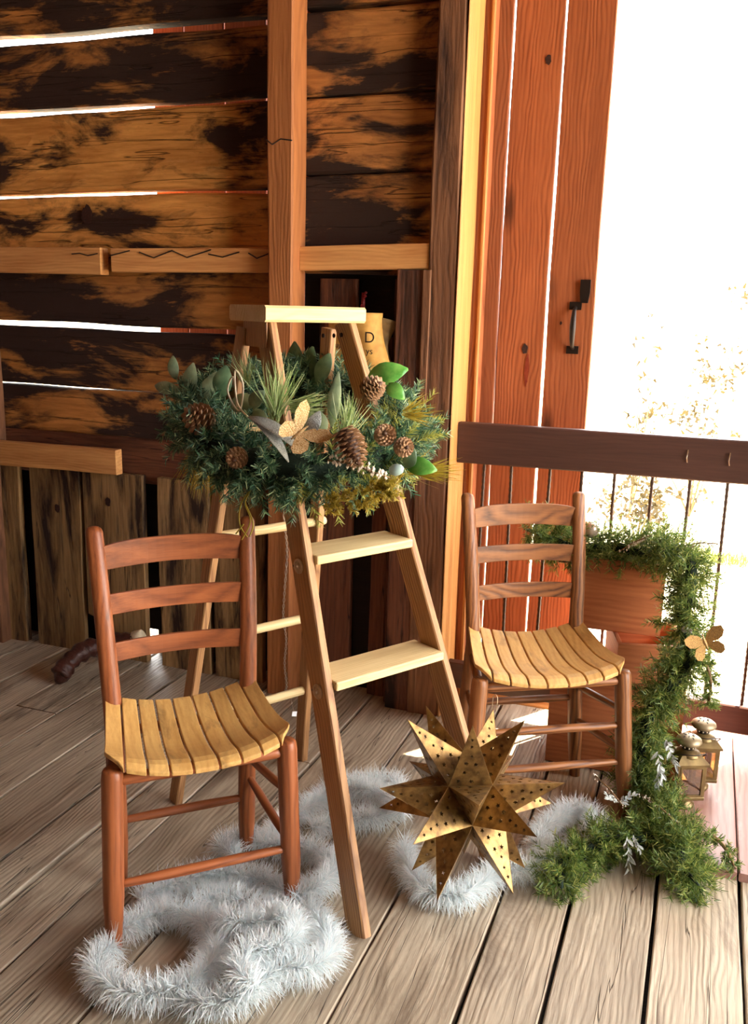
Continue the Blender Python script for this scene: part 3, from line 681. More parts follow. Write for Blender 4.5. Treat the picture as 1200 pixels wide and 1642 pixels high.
def tuft(parent, base, d, L, n, spread, mat, seed, name='needle_tuft', w=.0011, droop=0):
    r = np.random.default_rng(seed); dd = unit(np.array(d)[None] + r.normal(size=(n, 3)) * spread)
    P = np.array(base)[None] + r.normal(size=(n, 3)) * .006 + dd * r.uniform(0, .02, (n, 1))
    bd = np.tile([[0, 0, -droop]], (n, 1)) + r.normal(size=(n, 3)) * .05
    o = link(name, blades_mesh(name, P, dd, L * r.uniform(.65, 1.1, n), w, bd, r), mat, parent); return o
def wl_(x, y, z): return Vector((x, y, z)) - WC
# eucalyptus sprig reaching out on the far left
tube('leaf_stem', [wl_(-1.16, 2.0, 1.06), wl_(-1.22, 2.01, 1.13), wl_(-1.262, 2.03, 1.175), wl_(-1.29, 2.04, 1.225)], [.0025, .002, .002, .001], M['leaf'], wre, n=5)
for b_, d_, L_, w_ in (((-1.262, 2.03, 1.175), (-1, 0, .15), .085, .034), ((-1.285, 2.04, 1.205), (-.15, 0, 1), .06, .03), ((-1.24, 2.02, 1.155), (.0, -.1, -.35), .055, .04), ((-1.24, 2.03, 1.155), (.05, .1, 1), .095, .042), ((-1.21, 2.04, 1.13), (.35, .1, 1), .105, .045), ((-1.225, 2.0, 1.14), (-.5, -.2, -.2), .06, .036)):
    leaf('leaf', wl_(*b_), d_, (.2, -1, .25), L_, w_, M['leaf_sage'], wre)
for b_, d_, L_, w_, m_ in (((-1.03, 1.87, 1.165), (1, -.1, .3), .075, .045, 'leaf_sage'), ((-.975, 1.86, 1.17), (.6, 0, .7), .05, .035, 'leaf_sage'), ((-.965, 1.86, 1.165), (.5, -.2, -.6), .06, .035, 'leaf_sage'),
        ((-1.088, 2.36, 1.17), (-.1, 0, 1), .13, .055, 'leaf'), ((-1.075, 2.36, 1.17), (.25, 0, 1), .12, .06, 'leaf'), ((-1.05, 2.34, 1.16), (.9, 0, .6), .09, .05, 'leaf'), ((-1.12, 2.36, 1.19), (-.9, 0, .5), .07, .04, 'leaf'),
        ((-.77, 1.85, 1.14), (.1, 0, 1), .12, .028, 'leaf_sage'), ((-.785, 1.84, 1.125), (-.2, -.1, 1), .05, .03, 'leaf_sage'), ((-.80, 1.85, 1.13), (-.8, -.2, .6), .06, .035, 'leaf_sage'),
        ((-.815, 2.19, 1.215), (1, 0, .35), .11, .06, 'leaf_bright'), ((-.755, 2.17, 1.21), (.8, -.2, -.5), .06, .04, 'leaf_bright'), ((-.62, 1.93, 1.055), (1, -.2, -.05), .075, .042, 'leaf_bright'), ((-.615, 1.92, 1.05), (.3, -.2, .8), .05, .032, 'leaf'),
        ((-1.0, 2.3, 1.19), (.3, .2, 1), .09, .045, 'leaf'), ((-1.13, 2.0, 1.17), (.1, .1, 1), .08, .05, 'leaf')):
    leaf('leaf', wl_(*b_), d_, (.3, -1, .35), L_, w_, M[m_], wre)
for b_, d_, L_, w_ in (((-.945, 1.79, 1.155), (.9, .05, -.42), .135, .034), ((-.93, 1.785, 1.15), (.6, .02, -.55), .12, .028)):
    leaf('silver_leaf', wl_(*b_), d_, (.75, -.5, .7), L_, w_, M['leaf_silver'], wre)
leaf('silver_leaf', wl_(-.79, 1.775, 1.13), (.35, 0, .8), (.3, -1, .2), .055, .03, M['leaf_silver'], wre)
butterfly(wre, frame(wl_(-.805, 1.755, 1.135), (.55, .2, -.75), (.6, -.8, .25)), M['gold_glitter'], .95)
pine_cone(wre, wl_(-.69, 1.76, 1.112), (.45, -.2, -.62), .088, .034, 3)
pine_cone(wre, wl_(-1.105, 1.85, 1.135), (-.3, -.7, .35), .075, .036, 4)
pine_cone(wre, wl_(-.775, 2.12, 1.205), (.7, -.2, .4), .06, .03, 5)
pine_cone(wre, wl_(-.645, 1.85, 1.13), (.2, -.8, .3), .045, .023, 6)
pine_cone(wre, wl_(-.605, 1.86, 1.105), (.6, -.7, .1), .042, .021, 7)
pine_cone(wre, wl_(-.98, 1.80, 1.06), (.1, -.9, -.1), .045, .024, 8)
tuft(wre, wl_(-.90, 1.83, 1.15), (.08, -.05, 1), .115, 110, .28, M['long_needle'], 31)
tuft(wre, wl_(-.875, 1.85, 1.175), (1, -.1, .18), .085, 70, .16, M['long_needle'], 32)
tuft(wre, wl_(-.72, 1.80, 1.13), (.2, -.1, 1), .085, 60, .3, M['long_needle'], 33)
tuft(wre, wl_(-.63, 1.98, 1.03), (1, -.15, .12), .115, 80, .16, M['gold_needle'], 34)
tuft(wre, wl_(-.655, 2.0, 1.16), (1, -.2, .15), .075, 60, .3, M['gold_needle'], 35)
tuft(wre, wl_(-1.155, 1.98, 1.045), (-.35, -.1, -.6), .085, 130, .26, M['gold_needle'], 36, droop=.5)
tuft(wre, wl_(-1.08, 2.05, 1.2), (-.3, 0, 1), .08, 50, .3, M['long_needle'], 37)
# golden moss along the lower rim
mp = [wl_(-.78, 1.83, .965), wl_(-.72, 1.83, .98), wl_(-.66, 1.83, 1.005), wl_(-.61, 1.84, 1.02)]
P, D, L, wdt = sprays(mp, .015, 480, .03, .011, 30, 41, .0016); o = link('golden_moss', blades_mesh('golden_moss', P, D, L, wdt), M['gold_needle'], wre); o['kind'] = 'stuff'
# twig of white buds and the blue egg
tb = tube('bud_twig', [wl_(-.735, 1.745, 1.083), wl_(-.68, 1.745, 1.08), wl_(-.635, 1.75, 1.065), wl_(-.6, 1.76, 1.055)], .0018, M['twig'], wre, n=5)
vs_, fs_ = [], []
for k in range(60):
    q = wl_(-.735 + .13 * RN.random(), 1.745 + RN.uniform(-.006, .01), 0); t_ = (q.x + WC.x + .735) / .13; q.z = 1.084 - .028 * t_ * t_ + RN.uniform(-.011, .012) - WC.z
    s_ = RN.uniform(.0022, .0042); b = len(vs_); vs_ += [q + Vector(v) * s_ for v in ((1, 0, 0), (-1, 0, 0), (0, 1, 0), (0, -1, 0), (0, 0, 1.4), (0, 0, -1.4))]
    fs_ += [(b + i, b + j, b + k2) for i, j, k2 in ((0, 2, 4), (2, 1, 4), (1, 3, 4), (3, 0, 4), (2, 0, 5), (1, 2, 5), (3, 1, 5), (0, 3, 5))]
link('buds', mesh('buds', vs_, fs_), M['berry_white'], wre)['kind'] = 'stuff'
lathe('egg', [(.001, -.017), (.008, -.014), (.0125, -.005), (.0125, .003), (.009, .012), (.001, .017)], M['egg'], wre, 16, Matrix.Translation(wl_(-.597, 1.79, 1.067)) @ Matrix.Rotation(1.3, 4, 'Y'))
# twine tied round the rail and the dry twig dangling below
tube('twine', smooth_path([wl_(-1.0, 1.84, 1.17), wl_(-1.02, 1.86, 1.235), wl_(-1.035, 1.86, 1.2), wl_(-1.0, 1.85, 1.16), wl_(-.99, 1.85, 1.22), wl_(-1.01, 1.85, 1.25), wl_(-1.0, 1.84, 1.18), wl_(-.96, 1.82, 1.15)], 6), .0022, M['pale_tone'], wre, n=5)
for pts in ([(-.95, 1.84, 1.0), (-.975, 1.83, .955), (-.962, 1.83, .91), (-.985, 1.83, .862)], [(-.95, 1.84, 1.0), (-.985, 1.83, .95), (-.99, 1.83, .9), (-.97, 1.83, .87)], [(-.975, 1.83, .95), (-.955, 1.83, .905), (-.965, 1.83, .872)], [(-.98, 1.83, .9), (-1.0, 1.83, .875)]):
    tube('dry_twig', smooth_path([wl_(*p) for p in pts], 5), .0018, M['gold_needle'], wre, n=5)

# ------------------------------------------------------------------ parchment scroll and berries on the wall behind the ladder
scr = empty('parchment_scroll', (-1.1, 2.885, 1.1), 0, 'curled tan parchment scroll with handwriting hanging behind the stepladder', 'scroll')
vs_, fs_ = [], []; nu, nv = 26, 18
for j in range(nv + 1):
    v = j / nv; z = .28 * v
    edge = .105 + .018 * math.sin(v * 5.2 + .6) - .02 * v * v
    for i in range(nu + 1):
        u = i / nu; x = -.11 + (.11 + edge) * u
        cu2 = max(0, (u - .72) / .28); flare = (1 - v) ** 3
        y = -.02 - .02 * math.sin(u * PI * .8) - .03 * flare * u + .035 * cu2 ** 2 * (1 - flare) - .02 * max(0, v - .85) * 3
        vs_.append((x, y, z))
for j in range(nv):
    for i in range(nu): a = j * (nu + 1) + i; fs_.append((a, a + 1, a + nu + 2, a + nu + 1))
o = link('front_sheet', mesh('front_sheet', vs_, fs_), M['parchment'], scr, smooth=True); sm = o.modifiers.new('t', 'SOLIDIFY'); sm.thickness = .0015
vs_, fs_ = [], []
for j in range(nv + 1):
    v = j / nv; z = .02 + .255 * v
    for i in range(13):
        u = i / 12; a = -.6 + u * 2.6; r = .030 + .012 * math.sin(v * 6 + 1)
        vs_.append((.07 + r * math.sin(a) * 1.6 - .01 * v, .012 - r * math.cos(a) * .5 + .004 * math.sin(v * 9), z - .03 * u * v * v))
for j in range(nv):
    for i in range(12): a = j * 13 + i; fs_.append((a, a + 1, a + 14, a + 13))
o = link('back_sheet', mesh('back_sheet', vs_, fs_), M['parchment_back'], scr, smooth=True); sm = o.modifiers.new('t', 'SOLIDIFY'); sm.thickness = .0015
for body, x, z, s_ in (('D', .028, .185, .05), ('ys', .035, .148, .03), ('ug', -.075, .165, .026), ('R', -.055, .118, .03), ('.', -.085, .1, .03), ('N', -.04, .05, .035)):
    text_mesh(body, s_, M['ink'], scr, frame((x, -.0475 if x > -.05 else -.046, z), (1, 0, 0), (0, -1, 0)))
ber = empty('berry_sprig', (-1.118, 2.955, 1.4), 0, 'small dark red berry ornament on the black board above the scroll', 'ornament')
tube('ribbon', [(0, -.012, -.012), (.001, -.014, .012), (0, -.012, .045)], [.006, .0075, .006], M['berry_red'], ber, n=6)
for x, z in ((.012, .045), (.006, .022), (-.002, .002), (.01, .034)):
    lathe('berry', [(.0005, -.005), (.0042, -.003), (.005, 0), (.0042, .003), (.0005, .005)], M['berry_red'], ber, 10, Matrix.Translation((x, -.02, z)))

# twisted wire hanging down the post
wp_ = smooth_path([(-1.352, 2.812, .8), (-1.345, 2.812, .66), (-1.334, 2.812, .55), (-1.342, 2.812, .42), (-1.348, 2.812, .31), (-1.336, 2.812, .22), (-1.342, 2.812, .13), (-1.333, 2.81, .045), (-1.34, 2.8, .006)], 14)
wr_ = empty('hanging_wire', (-1.34, 2.81, 0), 0, 'pale twisted wire hanging down the front of the wall post', 'wire')
for ph in (0, PI):
    tube('strand', [p - Vector((-1.34, 2.81, 0)) + Vector((math.cos(i * 1.05 + ph), math.sin(i * 1.05 + ph) * .4, 0)) * .0034 for i, p in enumerate(wp_)], .0017, M['wire'], wr_, n=5)

# ------------------------------------------------------------------ log at the foot of the wall
lg = empty('fallen_branch', (-2.12, 2.66, 0), 0, 'short crooked dark branch lying on the floor at the plank wall', 'branch')
bp = smooth_path([(-.035, -.075, .035), (-.03, -.045, .06), (-.02, .0, .085), (.0, .06, .098), (.045, .1, .105), (.1, .125, .115), (.15, .14, .13)], 5)
br = [.034 + .004 * math.sin(i * 1.7) + .004 * math.sin(i * .6) for i in range(len(bp))]
vs_, fs_ = tube_geo(bp, br, 14)
vs_ = [v + Vector((noise.noise(v * 40), noise.noise(v * 40 + Vector((5, 0, 0))), noise.noise(v * 40 + Vector((0, 9, 0))))) * .006 for v in vs_]
link('branch_wood', mesh('branch_wood', vs_, fs_), M['bark'], lg, smooth=True)
d_ = (bp[-1] - bp[-2]).normalized()
tube('sunlit_tip', [bp[-1] - d_ * .004, bp[-1] + d_ * .03, bp[-1] + d_ * .036], [.033, .032, .025], M['pale_tone'], lg, n=14)  # sunlight on the branch end painted as a pale tip
tube('branch_foot', [(-.035, -.09, .012), (-.036, -.07, .024), (-.03, -.05, .04)], [.012, .03, .03], M['bark'], lg, n=10)

# ------------------------------------------------------------------ perforated tin star: twenty three-sided points on an icosahedral core
star = empty('tin_star', (-.4345, 1.911, .2826), 0, 'brass coloured many pointed tin star with star shaped holes leaning on tinsel', 'star ornament')
ph_ = (1 + 5 ** .5) / 2
SROT = Matrix(((.9337, -.2881, .2126), (.3546, .6626, -.6597), (.0492, .6914, .7208)))
sd_ = [Vector(v) for v in [(a, b, c) for a in (-1, 1) for b in (-1, 1) for c in (-1, 1)] + [q for a in (-1, 1) for b in (-1, 1) for q in ((0, a / ph_, b * ph_), (a / ph_, b * ph_, 0), (a * ph_, 0, b / ph_))]]
ico = [Vector(v).normalized() * .1 for a in (-1, 1) for b in (-1, 1) for v in ((0, a * ph_, b), (a * ph_, b, 0), (a, 0, b * ph_))]
tris = [[SROT @ v for v in sorted(ico, key=lambda v: -v.dot(d))[:3]] for d in sd_]
def star_face(A, B, T, seed):
    """triangle A-B-T with small five-pointed holes, as a flat mesh in its own plane"""
    ex = (B - A).normalized(); nrm = ex.cross(T - A).normalized(); ey = nrm.cross(ex)
    W2 = (B - A).length; H2 = (T - A).dot(ey); mx = (T - A).dot(ex)
    pts = [Vector((0, 0)), Vector((W2, 0)), Vector((mx, H2))]; ed = [(0, 1), (1, 2), (2, 0)]; holes = []
    r = random.Random(seed)
    for v_, us in ((.08, (.2, .5, .8)), (.22, (.3, .7)), (.36, (.32, .68)), (.5, (.5,)), (.64, (.5,)), (.77, (.5,))):
        for u_ in us:
            c = (pts[0] * (1 - v_) + pts[2] * v_).lerp(pts[1] * (1 - v_) + pts[2] * v_, u_) + Vector((r.uniform(-.002, .002), r.uniform(-.003, .003)))
            R_ = .0072 if v_ < .5 else .0058; ph = r.random() * 6; b = len(pts); lp = []
            for k in range(10): a = ph + k * PI / 5; q = R_ if k % 2 == 0 else R_ * .42; lp.append(c + Vector((math.cos(a), math.sin(a))) * q)
            pts += lp; ed += [(b + k, b + (k + 1) % 10) for k in range(10)]; holes.append(lp)
    V, E_, F, *_ = delaunay_2d_cdt(pts, ed, [], 1, 1e-6)
    def inside(p, lp):
        c = False
        for i in range(len(lp)):
            a, b = lp[i], lp[i - 1]
            if (a.y > p.y) != (b.y > p.y) and p.x < (b.x - a.x) * (p.y - a.y) / (b.y - a.y) + a.x: c = not c
        return c
    F = [f for f in F if not any(inside(sum((V[i] for i in f), Vector((0, 0))) / len(f), lp) for lp in holes)]
    return [A + ex * v.x + ey * v.y for v in V], [tuple(f) for f in F]
for k, (a, b, c) in enumerate(tris):
    ctr = (a + b + c) / 3; n_ = ctr.normalized(); tip = n_ * (.245 + .012 * math.sin(k * 2.3))
    if (b - a).cross(c - a).dot(n_) < 0: b, c = c, b
    vs_, fs_ = [], []
    for e, (p, q) in enumerate(((a, b), (b, c), (c, a))):
        v2, f2 = star_face(p, q, tip, k * 3 + e); o_ = len(vs_); vs_ += v2; fs_ += [tuple(i + o_ for i in f) for f in f2]
    o = link('star_point', mesh('star_point', vs_, fs_), M['tin'], star)
    for e, p in enumerate((a, b, c)): pass
    so = o.modifiers.new('t', 'SOLIDIFY'); so.thickness = .0008
    if k == 0: pass
star.scale = (.955,) * 3
top = max(tris, key=lambda t_: (sum(t_, Vector()) / 3).normalized().dot(Vector((.1, .5, 1)))); tp = (sum(top, Vector()) / 3).normalized() * .252
tube('hanging_loop', [tp + Vector((-.004, 0, -.02)), tp + Vector((-.007, 0, .0)), tp + Vector((-.006, 0, .02)), tp + Vector((0, 0, .028)), tp + Vector((.006, 0, .02)), tp + Vector((.006, 0, 0)), tp + Vector((.003, 0, -.02))], .0012, M['washer'], star, n=6)

# ------------------------------------------------------------------ white tinsel
def tinsel(name, paths, label, seed, per_m=7000, rad=.046):
    t = empty(name, (paths[0][0][0], paths[0][0][1], 0), 0, label, 'tinsel garland'); off = np.array([paths[0][0][0], paths[0][0][1], 0]); rng = np.random.default_rng(seed)
    Ps, Ds, Ls = [], [], []
    for q in paths:
        sp = smooth_path([Vector((x, y, z)) for x, y, z in q], 8); path = np.array([tuple(p) for p in sp]); seg = np.linalg.norm(np.diff(path, axis=0), axis=1); cum = np.r_[0, np.cumsum(seg)]
        tube('core_string', [p - Vector(off) for p in sp], .004, M['tinsel'], t, n=5)
        n = int(cum[-1] * per_m); s = rng.uniform(0, cum[-1], n); i = np.clip(np.searchsorted(cum, s) - 1, 0, len(seg) - 1)
        B = path[i] + (path[i + 1] - path[i]) * ((s - cum[i]) / seg[i])[:, None]; T = unit(path[i + 1] - path[i])
        R = rng.normal(size=(n, 3)); R = unit(R - T * (R * T).sum(1)[:, None]); Dd = unit(R + T * rng.normal(0, .28, (n, 1)))
        L = rad * rng.uniform(.75, 1.15, n); tipz = B[:, 2] + Dd[:, 2] * L; low = tipz < .004
        Dd[low, 2] = ((.004 - B[low, 2]) / L[low]); Dd = unit(Dd); Ps.append(B - off); Ds.append(Dd); Ls.append(L)
    P, D, L = np.concatenate(Ps), np.concatenate(Ds), np.concatenate(Ls); bd = rng.normal(size=P.shape) * .12; bd[:, 2] -= .06
    tipz = P[:, 2] + D[:, 2] * L + bd[:, 2] * L; bd[:, 2] += np.maximum(0, .003 - tipz) / L
    o = link('tinsel_fibres', blades_mesh('tinsel_fibres', P, D, L, .0011, bd, rng), M['tinsel'], t); o['kind'] = 'stuff'; return t
Z1, Z2 = .04, .075
tinsel('tinsel_garland', [
    [(x, y, Z1) for x, y in ((-1.085, 1.43), (-1.093, 1.367), (-1.035, 1.331), (-.962, 1.323), (-.909, 1.354), (-.873, 1.401), (-.871, 1.487), (-.936, 1.559), (-1.026, 1.574), (-1.077, 1.525), (-1.10, 1.48))],
    [(x, y, Z1 + .012 * math.sin(i)) for i, (x, y) in enumerate(((-1.128, 1.576), (-1.073, 1.649), (-1.01, 1.714), (-.912, 1.754), (-.803, 1.734), (-.706, 1.676), (-.646, 1.589), (-.66, 1.521), (-.719, 1.478), (-.748, 1.409), (-.803, 1.369), (-.864, 1.363), (-.868, 1.418)))],
    [(x, y, Z2) for x, y in ((-.9, 1.551), (-.827, 1.559), (-.772, 1.603), (-.717, 1.581), (-.733, 1.522), (-.786, 1.481), (-.774, 1.418), (-.729, 1.399))],
    [(x, y, Z1) for x, y in ((-1.0, 1.62), (-.92, 1.66), (-.83, 1.65), (-.78, 1.66))],
    [(x, y, Z1) for x, y in ((-.80, 1.72), (-.762, 1.778), (-.757, 1.873), (-.834, 1.913), (-.932, 1.897), (-1.023, 1.881), (-1.054, 1.838), (-.998, 1.817))],
    [(x, y, Z1) for x, y in ((-.956, 1.908), (-.947, 2.041), (-.919, 2.105), (-.904, 2.202), (-.851, 2.262), (-.772, 2.315), (-.71, 2.272), (-.727, 2.133), (-.815, 2.079), (-.875, 2.005))],
    [(x, y, Z2) for x, y in ((-.86, 2.17), (-.79, 2.19), (-.70, 2.17), (-.66, 2.12))]],
    'long fluffy white tinsel garland coiled on the floor under the left chair', 51)
tinsel('tinsel_garland', [
    [(x, y, Z1) for x, y in ((-.62, 2.03), (-.604, 1.979), (-.554, 1.901), (-.488, 1.862), (-.42, 1.895), (-.395, 1.95), (-.36, 2.02), (-.322, 2.03), (-.247, 2.111), (-.176, 2.231), (-.173, 2.346), (-.234, 2.37), (-.288, 2.264), (-.30, 2.15), (-.25, 2.17))]],
    'fluffy white tinsel garland lying under and beside the tin star', 52)

# ------------------------------------------------------------------ crates
def crate(loc, rz, W_, D_, H_, label, seed, boards=1):
    t = empty('wooden_crate', loc, rz, label, 'crate', 'wooden crates stacked behind the oak chair'); th = .014
    bh = H_ / boards
    for k in range(boards):
        z = bh * (k + .5)
        beam('front_panel', (0, th / 2, z), (W_, th / 2, z), bh - .002, th, (0, -1, 0), M['crate'], t, seg=8, wob=.0006)
        beam('back_panel', (0, D_ - th / 2, z), (W_, D_ - th / 2, z), bh - .002, th, (0, 1, 0), M['crate'], t, seg=8, wob=.0006)
        for x in (th / 2, W_ - th / 2): beam('side_panel', (x, th, z), (x, D_ - th, z), bh - .002, th, (1 if x > .1 else -1, 0, 0), M['crate'], t, seg=8, wob=.0006)
    beam('bottom_panel', (th, D_ / 2, .008), (W_ - th, D_ / 2, .008), D_ - 2 * th, .012, (0, 0, 1), M['crate'], t, seg=4)
    return t
crate((-.37, 2.70, .0), 0, .4, .225, .322, 'lowest and widest orange wooden crate of the stack, standing on the floor', 1)
crate((-.172, 2.635, .324), .25, .21, .22, .128, 'low middle crate of the stack set at an angle', 2)
crate((-.33, 2.712, .454), .05, .27, .2, .224, 'topmost crate of the stack, filled with green garland', 3)

# ------------------------------------------------------------------ green garland
GO = Vector((-.03, 2.45, 0))
gar = empty('pine_garland', GO, 0, 'green pine garland draped from the top crate down to the floor', 'garland')
def gsh(p): return [q - GO for q in p]
G1 = smooth_path([(-.49, 2.74, .74), (-.42, 2.74, .725), (-.33, 2.75, .70), (-.22, 2.77, .705), (-.12, 2.75, .705), (-.05, 2.70, .735), (.0, 2.62, .725), (.012, 2.57, .66), (.0, 2.55, .57), (.03, 2.55, .48), (.0, 2.535, .41), (-.052, 2.53, .32), (-.074, 2.52, .22), (-.068, 2.50, .12), (-.04, 2.46, .065), (.02, 2.38, .055), (.05, 2.28, .06), (.06, 2.19, .05), (.10, 2.13, .045)], 6)
G2 = smooth_path([(.02, 2.36, .06), (-.02, 2.29, .055), (-.07, 2.24, .06), (-.13, 2.21, .06), (-.19, 2.13, .055), (-.225, 2.05, .05), (-.21, 1.99, .045)], 6)
G3 = smooth_path([(.07, 2.3, .05), (.12, 2.32, .075), (.16, 2.30, .06), (.185, 2.26, .035)], 6)
G4 = smooth_path([(.02, 2.53, .5), (.075, 2.52, .46), (.09, 2.5, .40), (.085, 2.5, .36)], 5)
G5 = smooth_path([(-.41, 2.73, .7), (-.37, 2.71, .66), (-.30, 2.72, .67)], 4)
rng = np.random.default_rng(61); allP, allD, allL = [], [], []
for g_, per, sl_, nl_, sd in ((G1, 900, .074, .024, 1), (G2, 700, .056, .022, 2), (G3, 260, .022, .014, 3), (G4, 260, .025, .016, 4), (G5, 200, .03, .018, 5)):
    P, D, L, wdt = sprays(gsh(g_), .042 if sd < 3 else .008, per, sl_, nl_, 30, 70 + sd, .0013, .4, zmin=.004); allP.append(P); allD.append(D); allL.append(L)
    tube('garland_core', gsh(g_), [(.018 if sd < 3 else .005) * min(1, .15 + 5 * min(i_, len(g_) - 1 - i_) / len(g_)) for i_ in range(len(g_))], M['needle_core'] if sd < 3 else M['twig'], gar, n=6)
o = link('pine_needles', blades_mesh('pine_needles', np.concatenate(allP), np.concatenate(allD), np.concatenate(allL), .0013), M['needle_garland'], gar); o['kind'] = 'stuff'
def glitter_leaf(p, d, nrm, L_, w_):
    vs, fs = [], []; d = Vector(d).normalized(); side = Vector(nrm).cross(d).normalized(); p = Vector(p) - GO
    for k in range(9):
        u = k / 8; q = p + d * L_ * u * .8; sg = 1 if k % 2 else -1
        leaf_geo(q, d * .8 + side * sg * (.9 - .6 * u) * RN.uniform(.3, 1.2) + Vector(nrm) * RN.uniform(-.5, .5), Vector(nrm) + Vector((RN.uniform(-1, 1), 0, RN.uniform(-1, 1))), L_ * RN.uniform(.2, .4), w_ * RN.uniform(.2, .34), .1, vs, fs, 4)
    o = link('silver_leaf', mesh('silver_leaf', vs, fs), M['leaf_silver'], gar); sm = o.modifiers.new('t', 'SOLIDIFY'); sm.thickness = .001
for p, d, n2, L_, w_ in (((-.08, 2.19, .1), (.15, -.5, -.6), (.2, -.8, .5), .085, .04), ((-.065, 2.2, .1), (.4, -.5, -.5), (.2, -.8, .5), .05, .03), ((-.03, 2.43, .23), (.3, -.4, -1), (.3, -1, .1), .08, .035), ((-.01, 2.43, .27), (.5, -.3, -1), (.3, -1, .1), .08, .035), ((-.02, 2.43, .19), (.0, -.3, -1), (.3, -1, .1), .07, .03),
        ((-.11, 2.35, .10), (.5, .6, .2), (.2, -.6, .8), .06, .03), ((.0, 2.5, .56), (.3, -.6, .3), (.2, -1, .3), .06, .03), ((-.12, 2.31, .12), (-.5, -.4, .5), (.2, -.6, .8), .05, .025)):
    glitter_leaf(p, d, n2, L_, w_)
butterfly(gar, frame(Vector((.06, 2.44, .56)) - GO, (.75, .2, .4), (.55, -.8, -.1)), M['butterfly_dark'], 1.0)
for a_, b_ in (((-.10, 2.33, .1), (-.19, 2.42, .13)), ((-.06, 2.38, .12), (.05, 2.29, .1)), ((-.02, 2.66, .76), (.07, 2.6, .79)), ((-.2, 2.7, .71), (-.11, 2.66, .78))):
    a_, b_ = Vector(a_) - GO, Vector(b_) - GO; tube('bud_twig', [a_, a_.lerp(b_, .5) + Vector((0, 0, .006)), b_], .002, M['twig'], gar, n=5)
    vs_, fs_ = [], []
    for k in range(40):
        q = a_.lerp(b_, RN.random()) + Vector((RN.uniform(-1, 1), RN.uniform(-1, 1), RN.uniform(-1, 1))) * .006; s_ = RN.uniform(.0016, .0032); b = len(vs_)
        vs_ += [q + Vector(v) * s_ for v in ((1, 0, 0), (-1, 0, 0), (0, 1, 0), (0, -1, 0), (0, 0, 1.4), (0, 0, -1.4))]; fs_ += [(b + i, b + j, b + k2) for i, j, k2 in ((0, 2, 4), (2, 1, 4), (1, 3, 4), (3, 0, 4), (2, 0, 5), (1, 2, 5), (3, 1, 5), (0, 3, 5))]
    link('buds', mesh('buds', vs_, fs_), M['berry_white'], gar)['kind'] = 'stuff'
bb = empty('bauble', (-.288, 2.745, .735), 0, 'round pearly bauble resting on the garland in the top crate', 'bauble')
lathe('ball', [(.0005, 0)] + [(.024 * math.sin(PI * k / 12), .024 - .024 * math.cos(PI * k / 12)) for k in range(1, 12)] + [(.0005, .048)], M['bauble'], bb, 20)
lathe('bauble_cap', [(.006, 0), (.006, .008), (.003, .009)], M['gold_glitter'], bb, 12, Matrix.Translation((-.014, 0, .04)) @ Matrix.Rotation(-.8, 4, 'Y'))

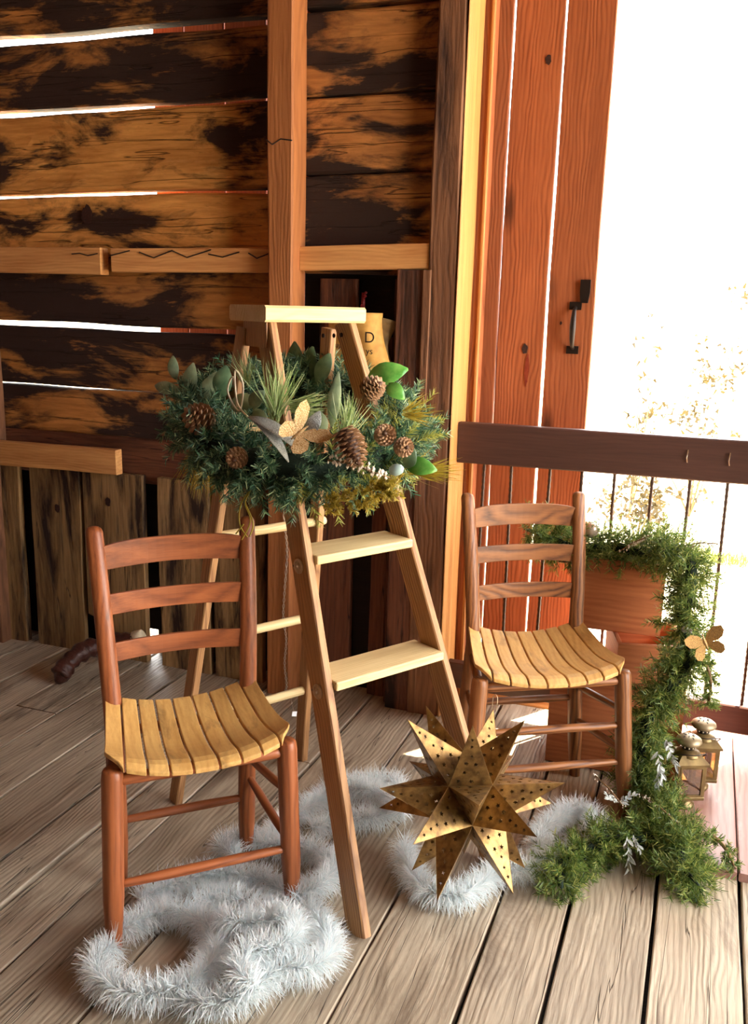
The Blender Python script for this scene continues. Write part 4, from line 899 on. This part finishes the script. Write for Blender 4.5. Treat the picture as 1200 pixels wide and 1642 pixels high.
# ------------------------------------------------------------------ two brass lanterns
def lantern(loc, rz, label):
    t = empty('brass_lantern', loc, rz, label, 'lantern', 'brass candle lanterns on the reddish boards'); h0 = .04; h1 = .142; w_ = .043
    lathe('foot', [(.030, 0), (.032, .004), (.032, .012), (.024, .017), (.022, .026), (.026, .031), (.030, .036), (.030, .04)], M['brass'], t, 28)
    b_ = prism('base_plate', [(-w_, -w_), (w_, -w_), (w_, w_), (-w_, w_)], h0 - .004, h0 + .008, M['brass'], t); m_ = b_.modifiers.new('b', 'BEVEL'); m_.width = .003; m_.segments = 2
    for sx_ in (-1, 1):
        for sy_ in (-1, 1):
            c = prism('corner_post', [(-.005, -.005), (.005, -.005), (.005, .005), (-.005, .005)], h0 + .008, h1, M['brass'], t, Matrix.Translation((sx_ * (w_ - .006), sy_ * (w_ - .006), 0))); m_ = c.modifiers.new('b', 'BEVEL'); m_.width = .002; m_.segments = 2
    for k in range(4):
        mt = Matrix.Rotation(k * PI / 2, 4, 'Z') @ Matrix.Translation((0, -(w_ - .003), 0))
        link('glass_pane', mesh('glass_pane', *prism_geo([(-.033, -.0006), (.033, -.0006), (.033, .0006), (-.033, .0006)], h0 + .01, h1 - .002)), M['glass'], t, mt)
        vs, fs = [], []
        for x0, x1, z0, z1 in ((-.034, .034, h0 + .008, h0 + .014), (-.034, .034, h1 - .008, h1 - .001), (-.034, -.029, h0 + .014, h1 - .008), (.029, .034, h0 + .014, h1 - .008)):
            prism_geo([(x0, -.004), (x1, -.004), (x1, -.0015), (x0, -.0015)], z0, z1, vs, fs)
        link('pane_frame', mesh('pane_frame', vs, fs), M['brass'], t, mt)
    # pyramid roof, round neck, slotted mushroom cap
    vs = [(-w_ - .004, -w_ - .004, h1), (w_ + .004, -w_ - .004, h1), (w_ + .004, w_ + .004, h1), (-w_ - .004, w_ + .004, h1)]; vs += [(x, y, z + .006) for x, y, z in vs]; vs += [(x * .6, y * .6, z + .02) for x, y, z in vs[4:8]]
    fs = [(3, 2, 1, 0), (8, 9, 10, 11)] + [(a + k, a + (k + 1) % 4, a + 4 + (k + 1) % 4, a + 4 + k) for a in (0, 4) for k in range(4)]
    link('roof', mesh('roof', vs, fs), M['brass'], t)
    lathe('collar', [(.036, .158), (.037, .163), (.030, .171), (.022, .175), (.018, .178)], M['brass'], t, 28)
    nk = lathe('neck', [(.017, .176), (.017, .192)], M['iron'], t, 20)
    for k in range(10):
        a = 2 * PI * k / 10; lathe('vent_bead', [(.0005, -.003), (.0028, 0), (.0005, .003)], M['nail'], nk, 8, Matrix.Translation((.0185 * math.cos(a), .0185 * math.sin(a), .184)))
    cp = lathe('cap', [(.020, .190), (.032, .194), (.036, .200), (.034, .207), (.026, .213), (.014, .217), (.001, .218)], M['brass_pale'], t, 28)
    for k in range(9):
        a = 2 * PI * k / 9; r_ = .019 if k % 2 else .011
        link('vent_slot', mesh('vent_slot', *prism_geo([(-.0032, -.0012), (.0032, -.0012), (.0032, .0012), (-.0032, .0012)], 0, .0012)), M['iron'], cp, Matrix.Translation((r_ * math.cos(a), r_ * math.sin(a), .2155 if r_ > .015 else .2175)) @ Matrix.Rotation(a, 4, 'Z') @ Matrix.Rotation(.25, 4, 'Y'))
    tube('carry_handle', [(-.044, 0, .150), (-.05, -.01, .163), (-.035, -.035, .176), (0, -.047, .178), (.035, -.035, .176), (.05, -.01, .163), (.044, 0, .150)], .0016, M['iron'], t, n=6)
    return t
lantern((.05, 2.545, .0245), .42, 'nearer brass lantern with glass panes beside the green garland')
lantern((.088, 2.67, .0245), .30, 'brass lantern with glass panes half hidden behind the other one')

# ------------------------------------------------------------------ knots standing a little proud of the boards
def knot(parent, c, rx, rz, mat, seed, name='knot'):
    r = random.Random(seed); pl = [(rx * math.cos(a) * r.uniform(.8, 1.15), rz * math.sin(a) * r.uniform(.8, 1.15)) for a in [k * PI / 8 for k in range(16)]]
    return prism(name, pl, 0, .0016, mat, parent, frame(Vector(c) - parent.location, (1, 0, 0), (0, -1, 0)))
for c, rx, rz, m_, p_ in (((-.603, 3.1635, 1.271), .010, .018, 'knot', door), ((-.592, 3.1637, 1.2), .008, .055, 'resin', door), ((-.584, 3.1635, 2.189), .010, .016, 'knot', door), ((-.486, 3.162, 1.362), .004, .006, 'knot', door),
        ((-.822, 2.8705, .633), .016, .022, 'knot', wb), ((-.83, 2.8705, 2.064), .008, .010, 'knot', wb), ((-2.373, 2.884, .589), .013, .018, 'knot', wb), ((-2.133, 2.884, .638), .012, .018, 'knot', wb), ((-2.204, 2.924, 1.701), .025, .035, 'knot', wb)):
    knot(p_, c, rx, rz, M[m_], int(c[2] * 1000))
